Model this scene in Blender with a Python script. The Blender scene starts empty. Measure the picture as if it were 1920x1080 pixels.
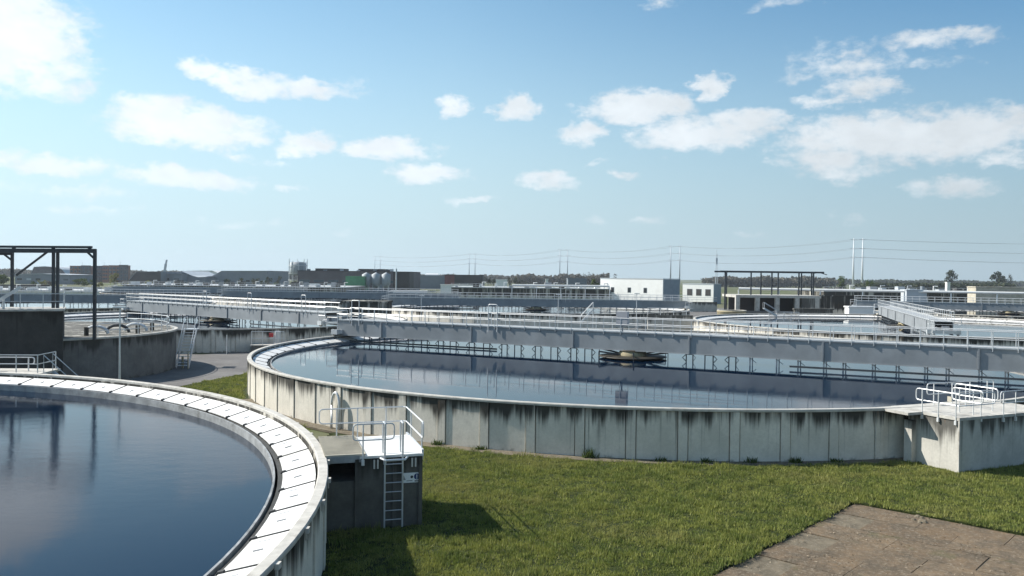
import bpy, math, random
import numpy as np
from mathutils import Vector, Matrix
random.seed(7); rng = np.random.default_rng(7)
PI = math.pi; R_ = math.radians
S = bpy.context.scene
COL = S.collection
# ------------------------------------------------------------------ camera
F, PITCH, ROLL, HC = 1553.45, -0.01321, 0.01198, 8.0       # focal length in photo pixels (1920 wide), camera 8 m up
c_, s_ = math.cos(ROLL), math.sin(ROLL); cp, sp = math.cos(PITCH), math.sin(PITCH)
cam_d = bpy.data.cameras.new('camera'); cam = bpy.data.objects.new('camera', cam_d); COL.objects.link(cam)
cam_d.sensor_width = 36.0; cam_d.lens = F / 1920 * 36; cam_d.clip_start = 0.2; cam_d.clip_end = 20000
right = Vector((c_, -s_ * sp, s_ * cp)); up = Vector((-s_, -c_ * sp, c_ * cp)); fwd = Vector((0, cp, sp))
M = Matrix((right, up, -fwd)).transposed().to_4x4(); M.translation = Vector((0, 0, HC))
cam.matrix_world = M
S.camera = cam
def ray(x, y):
    x = x - 960.0; y = -(y - 540.0); x, y = c_ * x - s_ * y, s_ * x + c_ * y
    return Vector((x, F * cp - y * sp, F * sp + y * cp))
def at(x, y, z):
    d = ray(x, y); return d * ((z - HC) / d.z) + Vector((0, 0, HC))
def atY(x, y, Y):
    d = ray(x, y); return d * (Y / d.y) + Vector((0, 0, HC))
# ------------------------------------------------------------------ sky, sun, exposure
SUN_EL = R_(40.5); SUN_AZ = math.atan2(-0.958, 0.287)     # azimuth measured from +Y towards +X
world = bpy.data.worlds.new('World'); S.world = world; world.use_nodes = True
world.cycles.sampling_method = 'MANUAL'; world.cycles.sample_map_resolution = 512
wt = world.node_tree; wt.nodes.clear()
def wn(t, **k):
    n = wt.nodes.new(t)
    for a, b in k.items(): setattr(n, a, b)
    return n
def wl(a, b): wt.links.new(a, b)
def wmath(op, a, b=None, c=None, clamp=False):
    n = wn('ShaderNodeMath', operation=op, use_clamp=clamp)
    for i, v in enumerate((a, b, c)):
        if v is None: continue
        if isinstance(v, (int, float)): n.inputs[i].default_value = v
        else: wl(v, n.inputs[i])
    return n.outputs[0]
def wvec(op, a, b):
    n = wn('ShaderNodeVectorMath', operation=op)
    for i, v in enumerate((a, b)):
        if isinstance(v, tuple): n.inputs[i].default_value = v
        else: wl(v, n.inputs[i])
    return n.outputs['Value'] if op == 'DOT_PRODUCT' else n.outputs[0]
sky = wn('ShaderNodeTexSky', sky_type='NISHITA', sun_disc=False)
sky.sun_elevation = SUN_EL; sky.sun_rotation = SUN_AZ
sky.air_density = 1.0; sky.dust_density = 0.25; sky.ozone_density = 3.5; sky.altitude = 0
tc = wn('ShaderNodeTexCoord')
sep = wn('ShaderNodeSeparateXYZ'); wl(tc.outputs['Generated'], sep.inputs[0])
az = wmath('ARCTAN2', sep.outputs[0], sep.outputs[1])
el = wmath('ARCSINE', sep.outputs[2])
A0 = PI / 4
azf = wmath('SUBTRACT', wmath('PINGPONG', wmath('ADD', az, A0), 2 * A0), A0)      # the same weather all the way round
elf = wmath('PINGPONG', el, 0.40)
comb = wn('ShaderNodeCombineXYZ'); wl(azf, comb.inputs[0]); wl(elf, comb.inputs[1])
combn = wn('ShaderNodeCombineXYZ'); wl(az, combn.inputs[0]); wl(wmath('MULTIPLY', el, 1.7), combn.inputs[1])
def wnoise(scale, detail, rough, off=(0, 0, 0)):
    n = wn('ShaderNodeTexNoise', noise_dimensions='3D')
    n.inputs['Scale'].default_value = scale; n.inputs['Detail'].default_value = detail; n.inputs['Roughness'].default_value = rough
    wl(wvec('ADD', combn.outputs[0], off), n.inputs['Vector']); return n
nw = wnoise(16, 5, 0.55); nw2 = wnoise(70, 4, 0.6, (3, 1, 0))
warp = wvec('SUBTRACT', nw.outputs['Color'], (0.5, 0.5, 0.5))
warp = wvec('MULTIPLY', warp, (0.085, 0.034, 0.0))
warp2 = wvec('MULTIPLY', wvec('SUBTRACT', nw2.outputs['Color'], (0.5, 0.5, 0.5)), (0.022, 0.012, 0))
pos = wvec('ADD', wvec('ADD', comb.outputs[0], warp), warp2)
CLOUDS = [(5, 60, 150, 105, 1.3), (105, 135, 80, 48, .85), (385, 131, 52, 20, .95), (475, 158, 75, 28, 1.05), (570, 168, 70, 17, .95), (650, 168, 45, 18, .35),
 (290, 215, 85, 36, 1.15), (350, 238, 155, 36, 1.25), (450, 252, 60, 20, .9), (570, 267, 48, 22, 1.0), (715, 277, 80, 24, 1.15), (790, 283, 45, 15, .6), (800, 321, 70, 18, 1.1),
 (345, 333, 130, 20, 1.1), (300, 322, 50, 18, .9), (90, 306, 115, 20, 1.05), (150, 355, 95, 15, .6), (175, 395, 80, 11, .65), (450, 418, 80, 9, .45), (30, 352, 60, 12, .3), (545, 348, 28, 8, .6), (445, 291, 36, 9, .5), (520, 300, 60, 7, .3),
 (852, 200, 34, 17, .95), (958, 203, 45, 27, 1.15), (1010, 208, 18, 10, .5), (1200, 198, 92, 36, 1.2), (1150, 212, 60, 18, .9), (1093, 249, 46, 21, .95), (1336, 167, 33, 24, 1.1), (1400, 225, 80, 24, 1.0), (1310, 252, 130, 33, 1.05),
 (1790, 250, 190, 58, 1.15), (1640, 258, 200, 54, 1.1), (1550, 300, 95, 34, .9), (1580, 325, 80, 18, .7), (1895, 298, 55, 20, .8), (1785, 350, 85, 24, .85), (1615, 168, 70, 27, .8), (1550, 188, 60, 10, .55), (1600, 122, 115, 25, .62), (1740, 72, 110, 22, .75), (1500, 150, 40, 14, .4), (1560, 95, 80, 20, .28), (1740, 122, 70, 12, .3),
 (1035, 336, 60, 15, .9), (890, 375, 44, 8, .8), (1210, 415, 30, 7, .6), (1160, 327, 22, 10, .7), (1130, 302, 20, 7, .5), (1402, 440, 25, 7, .5), (652, 432, 28, 7, .45), (1110, 410, 32, 7, .45), (1590, 405, 24, 12, .35), (1470, 2, 75, 14, .45), (1232, 4, 30, 12, .5),
 (2150, 180, 160, 50, 1.1), (2330, 330, 120, 25, 1.0), (-180, 230, 140, 45, 1.1), (-330, 90, 120, 60, 1.1), (2200, 20, 120, 30, .6), (700, -60, 110, 35, 1.0), (-260, 360, 130, 18, .9)]
dens = None
for (x, y, w, h, amp) in CLOUDS:
    d = ray(x, y).normalized(); a = math.atan2(d.x, d.y); e = math.asin(d.z)
    dx = ray(x + w, y).normalized(); dy = ray(x, y - h).normalized()
    sx = 1 / max(1e-3, abs(math.atan2(dx.x, dx.y) - a)); sy = 1 / max(1e-3, abs(math.asin(dy.z) - e))
    v = wvec('MULTIPLY', wvec('SUBTRACT', pos, (a, e, 0)), (sx * .82, sy * .82, 0))
    m = wmath('MULTIPLY_ADD', wvec('DOT_PRODUCT', v, v), -amp, amp)
    dens = m if dens is None else wmath('MAXIMUM', dens, m)
ns = wnoise(42, 6, 0.62, (7, 2, 1))
dn = wmath('ADD', dens, wmath('MULTIPLY', wmath('SUBTRACT', ns.outputs['Fac'], 0.5), 1.8))
mr = wn('ShaderNodeMapRange', interpolation_type='SMOOTHSTEP'); wl(dn, mr.inputs[0])
mr.inputs[1].default_value = 0.02; mr.inputs[2].default_value = 0.98
fade = wn('ShaderNodeMapRange', interpolation_type='SMOOTHSTEP'); wl(el, fade.inputs[0])
fade.inputs[1].default_value = 0.02; fade.inputs[2].default_value = 0.14; fade.inputs[3].default_value = 0.35
fade2 = wn('ShaderNodeMapRange', interpolation_type='SMOOTHSTEP'); wl(el, fade2.inputs[0])
fade2.inputs[1].default_value = 1.2; fade2.inputs[2].default_value = 0.8
cmask = wmath('MULTIPLY', wmath('MULTIPLY', mr.outputs[0], fade.outputs[0]), wmath('MULTIPLY', fade2.outputs[0], 0.96))
# cloud light: thick parts a touch greyer than the sunny edges
cr = wn('ShaderNodeMapRange'); wl(nw.outputs['Fac'], cr.inputs[0])
cr.inputs[1].default_value = 0.3; cr.inputs[2].default_value = 0.7; cr.inputs[3].default_value = 0.86; cr.inputs[4].default_value = 1.06
SKY_STR = 0.10
sdc = wvec('DOT_PRODUCT', tc.outputs['Generated'], (math.sin(SUN_AZ), math.cos(SUN_AZ), 0))
cs = wn('ShaderNodeMapRange'); wl(sdc, cs.inputs[0]); cs.inputs[1].default_value = -.4; cs.inputs[2].default_value = .6; cs.inputs[3].default_value = .80; cs.inputs[4].default_value = 1.08
cc = wn('ShaderNodeVectorMath', operation='SCALE'); cc.inputs[0].default_value = (5.7, 6.15, 6.5); wl(wmath('MULTIPLY', cr.outputs[0], cs.outputs[0]), cc.inputs['Scale'])
tint = wvec('MULTIPLY', sky.outputs[0], (1.04, 1.14, .98))
# low haze layer of the sky, brighter on the sun's side
sd = wvec('DOT_PRODUCT', tc.outputs['Generated'], (math.sin(SUN_AZ), math.cos(SUN_AZ), 0))
hb_ = wn('ShaderNodeMapRange'); wl(sd, hb_.inputs[0]); hb_.inputs[1].default_value = -.6; hb_.inputs[2].default_value = .75; hb_.inputs[3].default_value = .58; hb_.inputs[4].default_value = 1.16
hz = wn('ShaderNodeVectorMath', operation='SCALE'); hz.inputs[0].default_value = (3.55, 4.6, 5.25); wl(hb_.outputs[0], hz.inputs['Scale'])
hf = wn('ShaderNodeMapRange', interpolation_type='SMOOTHSTEP'); wl(el, hf.inputs[0]); hf.inputs[1].default_value = .36; hf.inputs[2].default_value = .0; hf.inputs[3].default_value = 0.; hf.inputs[4].default_value = .95
sf = wn('ShaderNodeMapRange'); wl(sd, sf.inputs[0]); sf.inputs[1].default_value = -.3; sf.inputs[2].default_value = .35; sf.inputs[3].default_value = .0; sf.inputs[4].default_value = 1.0
tm = wn('ShaderNodeMix', data_type='RGBA'); wl(sf.outputs[0], tm.inputs[0]); tm.inputs[6].default_value = (.48, .70, .86, 1); tm.inputs[7].default_value = (1, 1, 1, 1)
tint2 = wn('ShaderNodeVectorMath', operation='MULTIPLY'); wl(tint, tint2.inputs[0]); wl(tm.outputs[2], tint2.inputs[1])      # clear sky is darkest at right angles to the sun
hm = wn('ShaderNodeMix', data_type='RGBA'); wl(hf.outputs[0], hm.inputs[0]); wl(tint2.outputs[0], hm.inputs[6]); wl(hz.outputs[0], hm.inputs[7])
mix = wn('ShaderNodeMix', data_type='RGBA'); wl(cmask, mix.inputs[0]); wl(hm.outputs[2], mix.inputs[6]); wl(cc.outputs[0], mix.inputs[7])
bg = wn('ShaderNodeBackground'); wl(mix.outputs[2], bg.inputs[0]); bg.inputs[1].default_value = SKY_STR
wo = wn('ShaderNodeOutputWorld'); wl(bg.outputs[0], wo.inputs[0])
sun_d = bpy.data.lights.new('sun', 'SUN'); sun_d.energy = 4.8; sun_d.angle = R_(0.53); sun_d.color = (1.0, 0.95, 0.87)
sun = bpy.data.objects.new('sun', sun_d); COL.objects.link(sun)
sdir = Vector((math.sin(SUN_AZ) * math.cos(SUN_EL), math.cos(SUN_AZ) * math.cos(SUN_EL), math.sin(SUN_EL)))
sun.rotation_euler = sdir.to_track_quat('Z', 'Y').to_euler(); sun.location = (0, 0, 120)
S.view_settings.view_transform = 'Standard'; S.view_settings.look = 'None'; S.view_settings.gamma = 1; S.view_settings.use_curve_mapping = False
S.view_settings.exposure = 0.68
S.render.engine = 'CYCLES'; S.cycles.use_denoising = True; S.cycles.max_bounces = 8; S.cycles.volume_bounces = 0
S.cycles.sample_clamp_indirect = 8
# ------------------------------------------------------------------ materials
class NT:
    def __init__(s, name):
        s.m = bpy.data.materials.new(name); s.m.use_nodes = True; s.t = s.m.node_tree
        s.b = s.t.nodes['Principled BSDF']; s.o = s.t.nodes['Material Output']
    def n(s, t, **k):
        n = s.t.nodes.new(t)
        for a, b in k.items(): setattr(n, a, b)
        return n
    def l(s, a, b): s.t.links.new(a, b)
    def val(s, sock, v):
        if isinstance(v, (int, float)): sock.default_value = v
        elif isinstance(v, tuple): sock.default_value = v if len(v) == len(sock.default_value) else (*v, 1)
        else: s.l(v, sock)
    def math(s, op, a, b=0.0, clamp=False):
        n = s.n('ShaderNodeMath', operation=op, use_clamp=clamp); s.val(n.inputs[0], a); s.val(n.inputs[1], b); return n.outputs[0]
    def pos(s, scale=(1, 1, 1)):
        g = s.n('ShaderNodeNewGeometry'); m = s.n('ShaderNodeVectorMath', operation='MULTIPLY'); s.l(g.outputs['Position'], m.inputs[0]); m.inputs[1].default_value = scale; return m.outputs[0]
    def noise(s, vec, scale, detail=4, rough=0.55, col=False):
        n = s.n('ShaderNodeTexNoise'); s.l(vec, n.inputs['Vector']); n.inputs['Scale'].default_value = scale; n.inputs['Detail'].default_value = detail; n.inputs['Roughness'].default_value = rough
        return n.outputs['Color' if col else 'Fac']
    def mr(s, v, a, b, c=0.0, d=1.0):
        n = s.n('ShaderNodeMapRange', interpolation_type='SMOOTHSTEP'); s.val(n.inputs[0], v)
        for i, q in enumerate((a, b, c, d)): n.inputs[i + 1].default_value = q
        return n.outputs[0]
    def mix(s, f, a, b, mode='MIX'):
        n = s.n('ShaderNodeMix', data_type='RGBA', blend_type=mode); s.val(n.inputs[0], f); s.val(n.inputs[6], a); s.val(n.inputs[7], b); return n.outputs[2]
    def bump(s, h, strength, dist):
        n = s.n('ShaderNodeBump'); s.l(h, n.inputs['Height']); n.inputs['Strength'].default_value = strength; n.inputs['Distance'].default_value = dist; s.l(n.outputs[0], s.b.inputs['Normal'])
    def out(s, col, rough=0.8, metal=0.0, spec=0.5):
        s.val(s.b.inputs['Base Color'], col); s.val(s.b.inputs['Roughness'], rough); s.b.inputs['Metallic'].default_value = metal; s.b.inputs['Specular IOR Level'].default_value = spec; return s.m
MAT = {}
def concrete(name, base, dark, ztop, amount, stain=(0.026, 0.025, 0.021), streak=1.0):
    k = NT(name); p = k.pos()
    big = k.noise(p, 0.8, 7, .68); fine = k.noise(p, 9, 6, .7)
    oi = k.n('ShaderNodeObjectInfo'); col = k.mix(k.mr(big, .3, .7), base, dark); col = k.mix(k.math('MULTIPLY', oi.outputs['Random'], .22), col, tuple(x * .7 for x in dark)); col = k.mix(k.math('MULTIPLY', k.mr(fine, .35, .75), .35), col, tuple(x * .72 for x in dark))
    st = k.noise(k.pos((2.4, 2.4, .13)), 1.0, 3, .6); st2 = k.noise(k.pos((9, 9, .25)), 1.0, 2, .6); lo = k.noise(k.pos((.55, .55, .05)), 1.0, 2, .5)
    sx = k.n('ShaderNodeSeparateXYZ'); k.l(p, sx.inputs[0]); zz = sx.outputs[2]
    zr = k.mr(zz, ztop - 1.9, ztop + .05, 0, 1)            # run-off stains start at the coping and thin out downwards
    zr = k.math('POWER', zr, 1.5)
    v = k.math('ADD', k.math('ADD', k.math('MULTIPLY', st, 1.02), k.math('MULTIPLY', st2, .38)), k.math('ADD', k.math('MULTIPLY', lo, .9), k.math('MULTIPLY', zr, .60 * streak)))
    thin = k.math('MULTIPLY', k.mr(k.noise(k.pos((4.5, 4.5, .05)), 1.0, 2, .5), .60, .72), k.math('MULTIPLY', k.mr(zz, ztop - 2.3, ztop, .15, 1), .8))
    mask = k.math('MULTIPLY', k.math('MAXIMUM', k.mr(v, 1.38, 1.76), thin), amount)
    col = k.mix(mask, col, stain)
    foot = k.math('MULTIPLY', k.mr(k.math('ADD', k.noise(p, 1.7, 4, .6), k.math('MULTIPLY', zz, -.55)), .42, .62), k.mr(zz, .55, .0))
    col = k.mix(k.math('MULTIPLY', foot, .8), col, (.05, .055, .03))
    rust = k.mr(k.noise(k.pos((3.1, 3.1, .3)), 1.3, 3, .5), .68, .76)
    col = k.mix(k.math('MULTIPLY', k.math('MULTIPLY', rust, zr), .45), col, (.20, .10, .05))
    k.bump(fine, .25, .02)
    return k.out(col, .88, spec=.25)
MAT['wall'] = concrete('concrete_wall', (.77, .725, .635), (.60, .565, .49), 2.35, .96)
MAT['wall_white'] = concrete('concrete_pale', (.60, .58, .525), (.44, .425, .38), 2.4, .85)
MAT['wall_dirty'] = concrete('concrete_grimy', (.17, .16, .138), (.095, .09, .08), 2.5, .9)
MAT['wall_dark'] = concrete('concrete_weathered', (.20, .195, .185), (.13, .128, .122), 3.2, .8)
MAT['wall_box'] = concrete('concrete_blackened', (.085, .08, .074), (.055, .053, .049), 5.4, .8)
def simple(name, col, rough=.7, metal=0., var=.25, scale=3., dirt=None, bump=0., spec=.5):
    k = NT(name); p = k.pos(); n = k.noise(p, scale, 5, .6)
    c = k.mix(k.mr(n, .3, .7), col, tuple(x * (1 - var) for x in col))
    if dirt: c = k.mix(k.math('MULTIPLY', k.mr(k.noise(p, scale * .37, 6, .7), .5, .7), dirt[1]), c, dirt[0])
    if bump: k.bump(k.noise(p, scale * 4, 4, .6), bump, .02)
    return k.out(c, rough, metal, spec); 
MAT['coping'] = simple('coping_concrete', (.52, .50, .455), .85, 0, .25, 2.5, ((.2, .18, .15), .6), .3)
MAT['cover'] = simple('cover_grp', (.72, .715, .695), .55, 0, .12, 1.6, ((.42, .40, .34), .55), 0)
MAT['seal'] = simple('seal_rubber', (.05, .05, .05), .7)
MAT['handle'] = simple('handle_grey', (.52, .52, .52), .5); MAT['cover2'] = simple('hinge_grey', (.66, .66, .65), .5)
MAT['trough'] = simple('trough_dark', (.045, .045, .04), .7, 0, .4, 3)  # near black: shade in the launder gaps and platform niche put into the colour
MAT['weir'] = simple('weir_plate', (.36, .37, .37), .55, 0, .4, 2.2, ((.10, .10, .09), .8))
MAT['girder'] = simple('girder_galvanised', (.30, .32, .335), .5, .1, .22, .5, ((.22, .235, .24), .7))
MAT['galv'] = simple('galvanised_steel', (.60, .62, .63), .42, .35, .15, 4)
MAT['galv_white'] = simple('bright_steel', (.66, .67, .67), .42, .2, .1, 4)
MAT['deck'] = simple('deck_grating', (.50, .51, .51), .6, .2, .2, 6)
MAT['darksteel'] = simple('dark_painted_steel', (.035, .042, .05), .5, .2, .3, 2)
MAT['hanger'] = simple('scraper_steel', (.08, .09, .10), .5, .3, .4, 3)
MAT['sludge'] = simple('scum_black', (.03, .026, .018), .6, 0, .5, 4, ((.09, .06, .02), .6))
MAT['tan'] = simple('drum_concrete', (.40, .34, .21), .85, 0, .3, 2, ((.13, .11, .07), .7))
MAT['white'] = simple('white_paint', (.80, .80, .78), .6, 0, .06, .6, ((.62, .62, .6), .4))
MAT['white_shaded'] = simple('white_wall_shaded', (.24, .29, .35), .6, 0, .12, .8)  # side of the white buildings turned from the sun, shade put into the colour
MAT['darkclad'] = simple('dark_cladding', (.055, .05, .05), .7, 0, .4, .15)
MAT['purple'] = simple('dull_purple_cladding', (.13, .11, .12), .7, 0, .25, .2)
MAT['greyclad'] = simple('mid_grey_cladding', (.20, .23, .26), .7, 0, .2, .15)
MAT['paleclad'] = simple('pale_cladding', (.48, .52, .55), .6, 0, .15, .2)
MAT['brick'] = simple('brick_far', (.30, .17, .13), .85, 0, .25, .4)
MAT['brickdark'] = simple('brick_dark', (.13, .12, .13), .85, 0, .25, .4)
MAT['redclad'] = simple('dark_red_cladding', (.20, .06, .055), .7, 0, .3, .4)
MAT['green'] = simple('green_cladding', (.05, .21, .10), .6, 0, .25, .5)
MAT['glass'] = simple('window_glass', (.03, .035, .04), .15, 0, .3, .5)
MAT['glassblue'] = simple('window_bluegrey', (.10, .14, .17), .25, 0, .4, .4)
MAT['silo'] = simple('silo_steel', (.36, .39, .41), .6, .0, .2, .8)
MAT['beige'] = simple('beige_render', (.50, .46, .37), .85, 0, .2, 1, ((.25, .22, .17), .6))
MAT['pole'] = simple('pylon_white', (.72, .74, .75), .5, 0, .05, .2)
MAT['polegrey'] = simple('pole_grey', (.42, .47, .52), .5, .2, .05, .2)
MAT['wire'] = simple('wire_grey', (.22, .24, .27), .6)
MAT['cabinet'] = simple('cabinet_grey', (.40, .40, .42), .55, 0, .12, 3)
MAT['red'] = simple('red_plastic', (.45, .03, .03), .5)
MAT['signblue'] = simple('sign_blue', (.02, .05, .16), .5); MAT['signwhite'] = simple('sign_white', (.78, .8, .8), .5, 0, .08, 6); MAT['signblack'] = simple('sign_black', (.03, .03, .03), .5)
def asphalt():
    k = NT('asphalt'); p = k.pos(); c = k.mix(k.mr(k.noise(p, .25, 5, .65), .3, .7), (.16, .155, .15), (.105, .10, .098))
    c = k.mix(k.math('MULTIPLY', k.mr(k.noise(p, 1.3, 6, .7), .5, .7), .5), c, (.2, .19, .175)); k.bump(k.noise(p, 25, 4, .7), .3, .02); return k.out(c, .9, spec=.3)
MAT['asphalt'] = asphalt()
def soil(name, a, b, c3, sc=2.2):
    k = NT(name); p = k.pos(); c = k.mix(k.mr(k.noise(p, sc, 6, .7), .32, .68), a, b); c = k.mix(k.mr(k.noise(p, sc * 5, 5, .75), .52, .72), c, c3); k.bump(k.noise(p, sc * 9, 5, .75), .6, .04); return k.out(c, .95, spec=.15)
MAT['soil'] = soil('bare_soil', (.19, .16, .115), (.11, .095, .07), (.27, .24, .19))
MAT['turf'] = soil('turf_soil', (.035, .045, .013), (.022, .03, .009), (.05, .058, .02), 3)
def field():
    k = NT('field_ground'); p = k.pos()
    c = k.mix(k.mr(k.noise(p, .035, 5, .6), .4, .6), (.085, .11, .04), (.15, .14, .10)); c = k.mix(k.mr(k.noise(p, .3, 5, .7), .45, .7), c, (.06, .08, .03)); k.bump(k.noise(p, 3, 5, .7), .4, .1); return k.out(c, .95, spec=.1)
MAT['field'] = field()
def paver():
    k = NT('old_paving'); p = k.pos(); oi = k.n('ShaderNodeObjectInfo')
    base = k.mix(oi.outputs['Random'], (.160, .112, .070), (.20, .146, .094))
    c = k.mix(k.mr(k.noise(p, .9, 6, .7), .35, .65), base, (.11, .088, .064))
    c = k.mix(k.math('MULTIPLY', k.mr(k.noise(p, 7, 6, .8), .5, .68), .65), c, (.27, .23, .175))
    c = k.mix(k.math('MULTIPLY', k.mr(k.noise(k.pos((1, 1, 1)), 3.1, 6, .8), .56, .7), .75), c, (.075, .065, .05))
    c = k.mix(k.math('MULTIPLY', k.mr(k.noise(p, .42, 4, .6), .63, .75), .5), c, (.26, .13, .05)); c = k.mix(k.math('MULTIPLY', k.mr(k.noise(k.pos((1, 1, 1)), 13, 5, .8), .53, .66), .7), c, (.34, .29, .22)); c = k.mix(k.math('MULTIPLY', k.mr(k.noise(p, 2.1, 5, .75), .5, .62), .45), c, (.10, .085, .065))
    c = k.mix(k.math('MULTIPLY', k.mr(k.noise(p, .8, 4, .6), .57, .68), .35), c, (.10, .105, .05))
    k.bump(k.noise(p, 18, 6, .8), .7, .04); return k.out(c, .95, spec=.12)
MAT['paver'] = paver()
MAT['litter'] = None
def grassm():
    k = NT('grass_blades'); g = k.n('ShaderNodeNewGeometry'); r = g.outputs['Random Per Island']; p = k.pos()
    c = k.mix(r, (.20, .225, .052), (.31, .33, .085)); c = k.mix(k.math('MULTIPLY', k.mr(k.noise(p, .8, 5, .65), .42, .62), .8), c, (.135, .18, .042))
    c = k.mix(k.math('MULTIPLY', k.mr(k.noise(p, 3.2, 3, .6), .5, .68), .75), c, (.085, .11, .03)); c = k.mix(k.math('MULTIPLY', k.mr(k.noise(p, 1.9, 4, .6), .52, .7), .6), c, (.28, .29, .07))
    c = k.mix(k.math('MULTIPLY', k.mr(k.noise(p, .22, 4, .6), .5, .68), .6), c, (.31, .295, .10)); c = k.mix(k.math('MULTIPLY', k.mr(r, .9, .93), .5), c, (.36, .32, .16))
    m = k.out(c, .7, spec=.25)
    tr = k.n('ShaderNodeBsdfTranslucent'); k.l(c, tr.inputs[0]); ms = k.n('ShaderNodeMixShader'); ms.inputs[0].default_value = .3
    k.l(k.b.outputs[0], ms.inputs[1]); k.l(tr.outputs[0], ms.inputs[2]); k.l(ms.outputs[0], k.o.inputs[0]); return m
MAT['grass'] = grassm()
def leaf(name, a, b):
    k = NT(name); g = k.n('ShaderNodeNewGeometry'); c = k.mix(g.outputs['Random Per Island'], a, b); m = k.out(c, .8, spec=.15)
    tr = k.n('ShaderNodeBsdfTranslucent'); k.l(c, tr.inputs[0]); ms = k.n('ShaderNodeMixShader'); ms.inputs[0].default_value = .25
    k.l(k.b.outputs[0], ms.inputs[1]); k.l(tr.outputs[0], ms.inputs[2]); k.l(ms.outputs[0], k.o.inputs[0]); return m
MAT['litter'] = leaf('dry_litter', (.09, .065, .04), (.42, .35, .26)); MAT['leaf_dark'] = leaf('leaf_dark', (.035, .05, .025), (.07, .08, .045))
MAT['leaf_green'] = leaf('leaf_green', (.05, .085, .02), (.10, .13, .035))
MAT['leaf_yellow'] = leaf('leaf_yellow', (.16, .17, .05), (.24, .22, .08))
MAT['leaf_bare'] = leaf('leaf_bare_twigs', (.09, .085, .07), (.16, .15, .12))
MAT['bark'] = simple('bark', (.10, .085, .065), .9, 0, .4, 2)
def water(name, wave, body):
    k = NT(name); g = k.pos()
    a = k.noise(k.pos((1.0, 1.7, 1)), 1.1, 3, .55); b = k.noise(k.pos((1.3, 2.6, 1)), 5.5, 3, .6); patch = k.mr(k.noise(g, .09, 3, .5), .38, .62)
    h = k.math('ADD', k.math('MULTIPLY', a, .6), k.math('MULTIPLY', b, .28)); h = k.math('MULTIPLY', h, k.math('ADD', k.math('MULTIPLY', patch, .88), .12))
    k.bump(h, wave, .12); m = k.out(body, .02, spec=.5); k.b.inputs['IOR'].default_value = 1.25; return m
MAT['water_near'] = water('water_breezy', .065, (.0003, .008, .024)); MAT['water_still'] = water('water_still', .03, (.0003, .008, .024))
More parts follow.
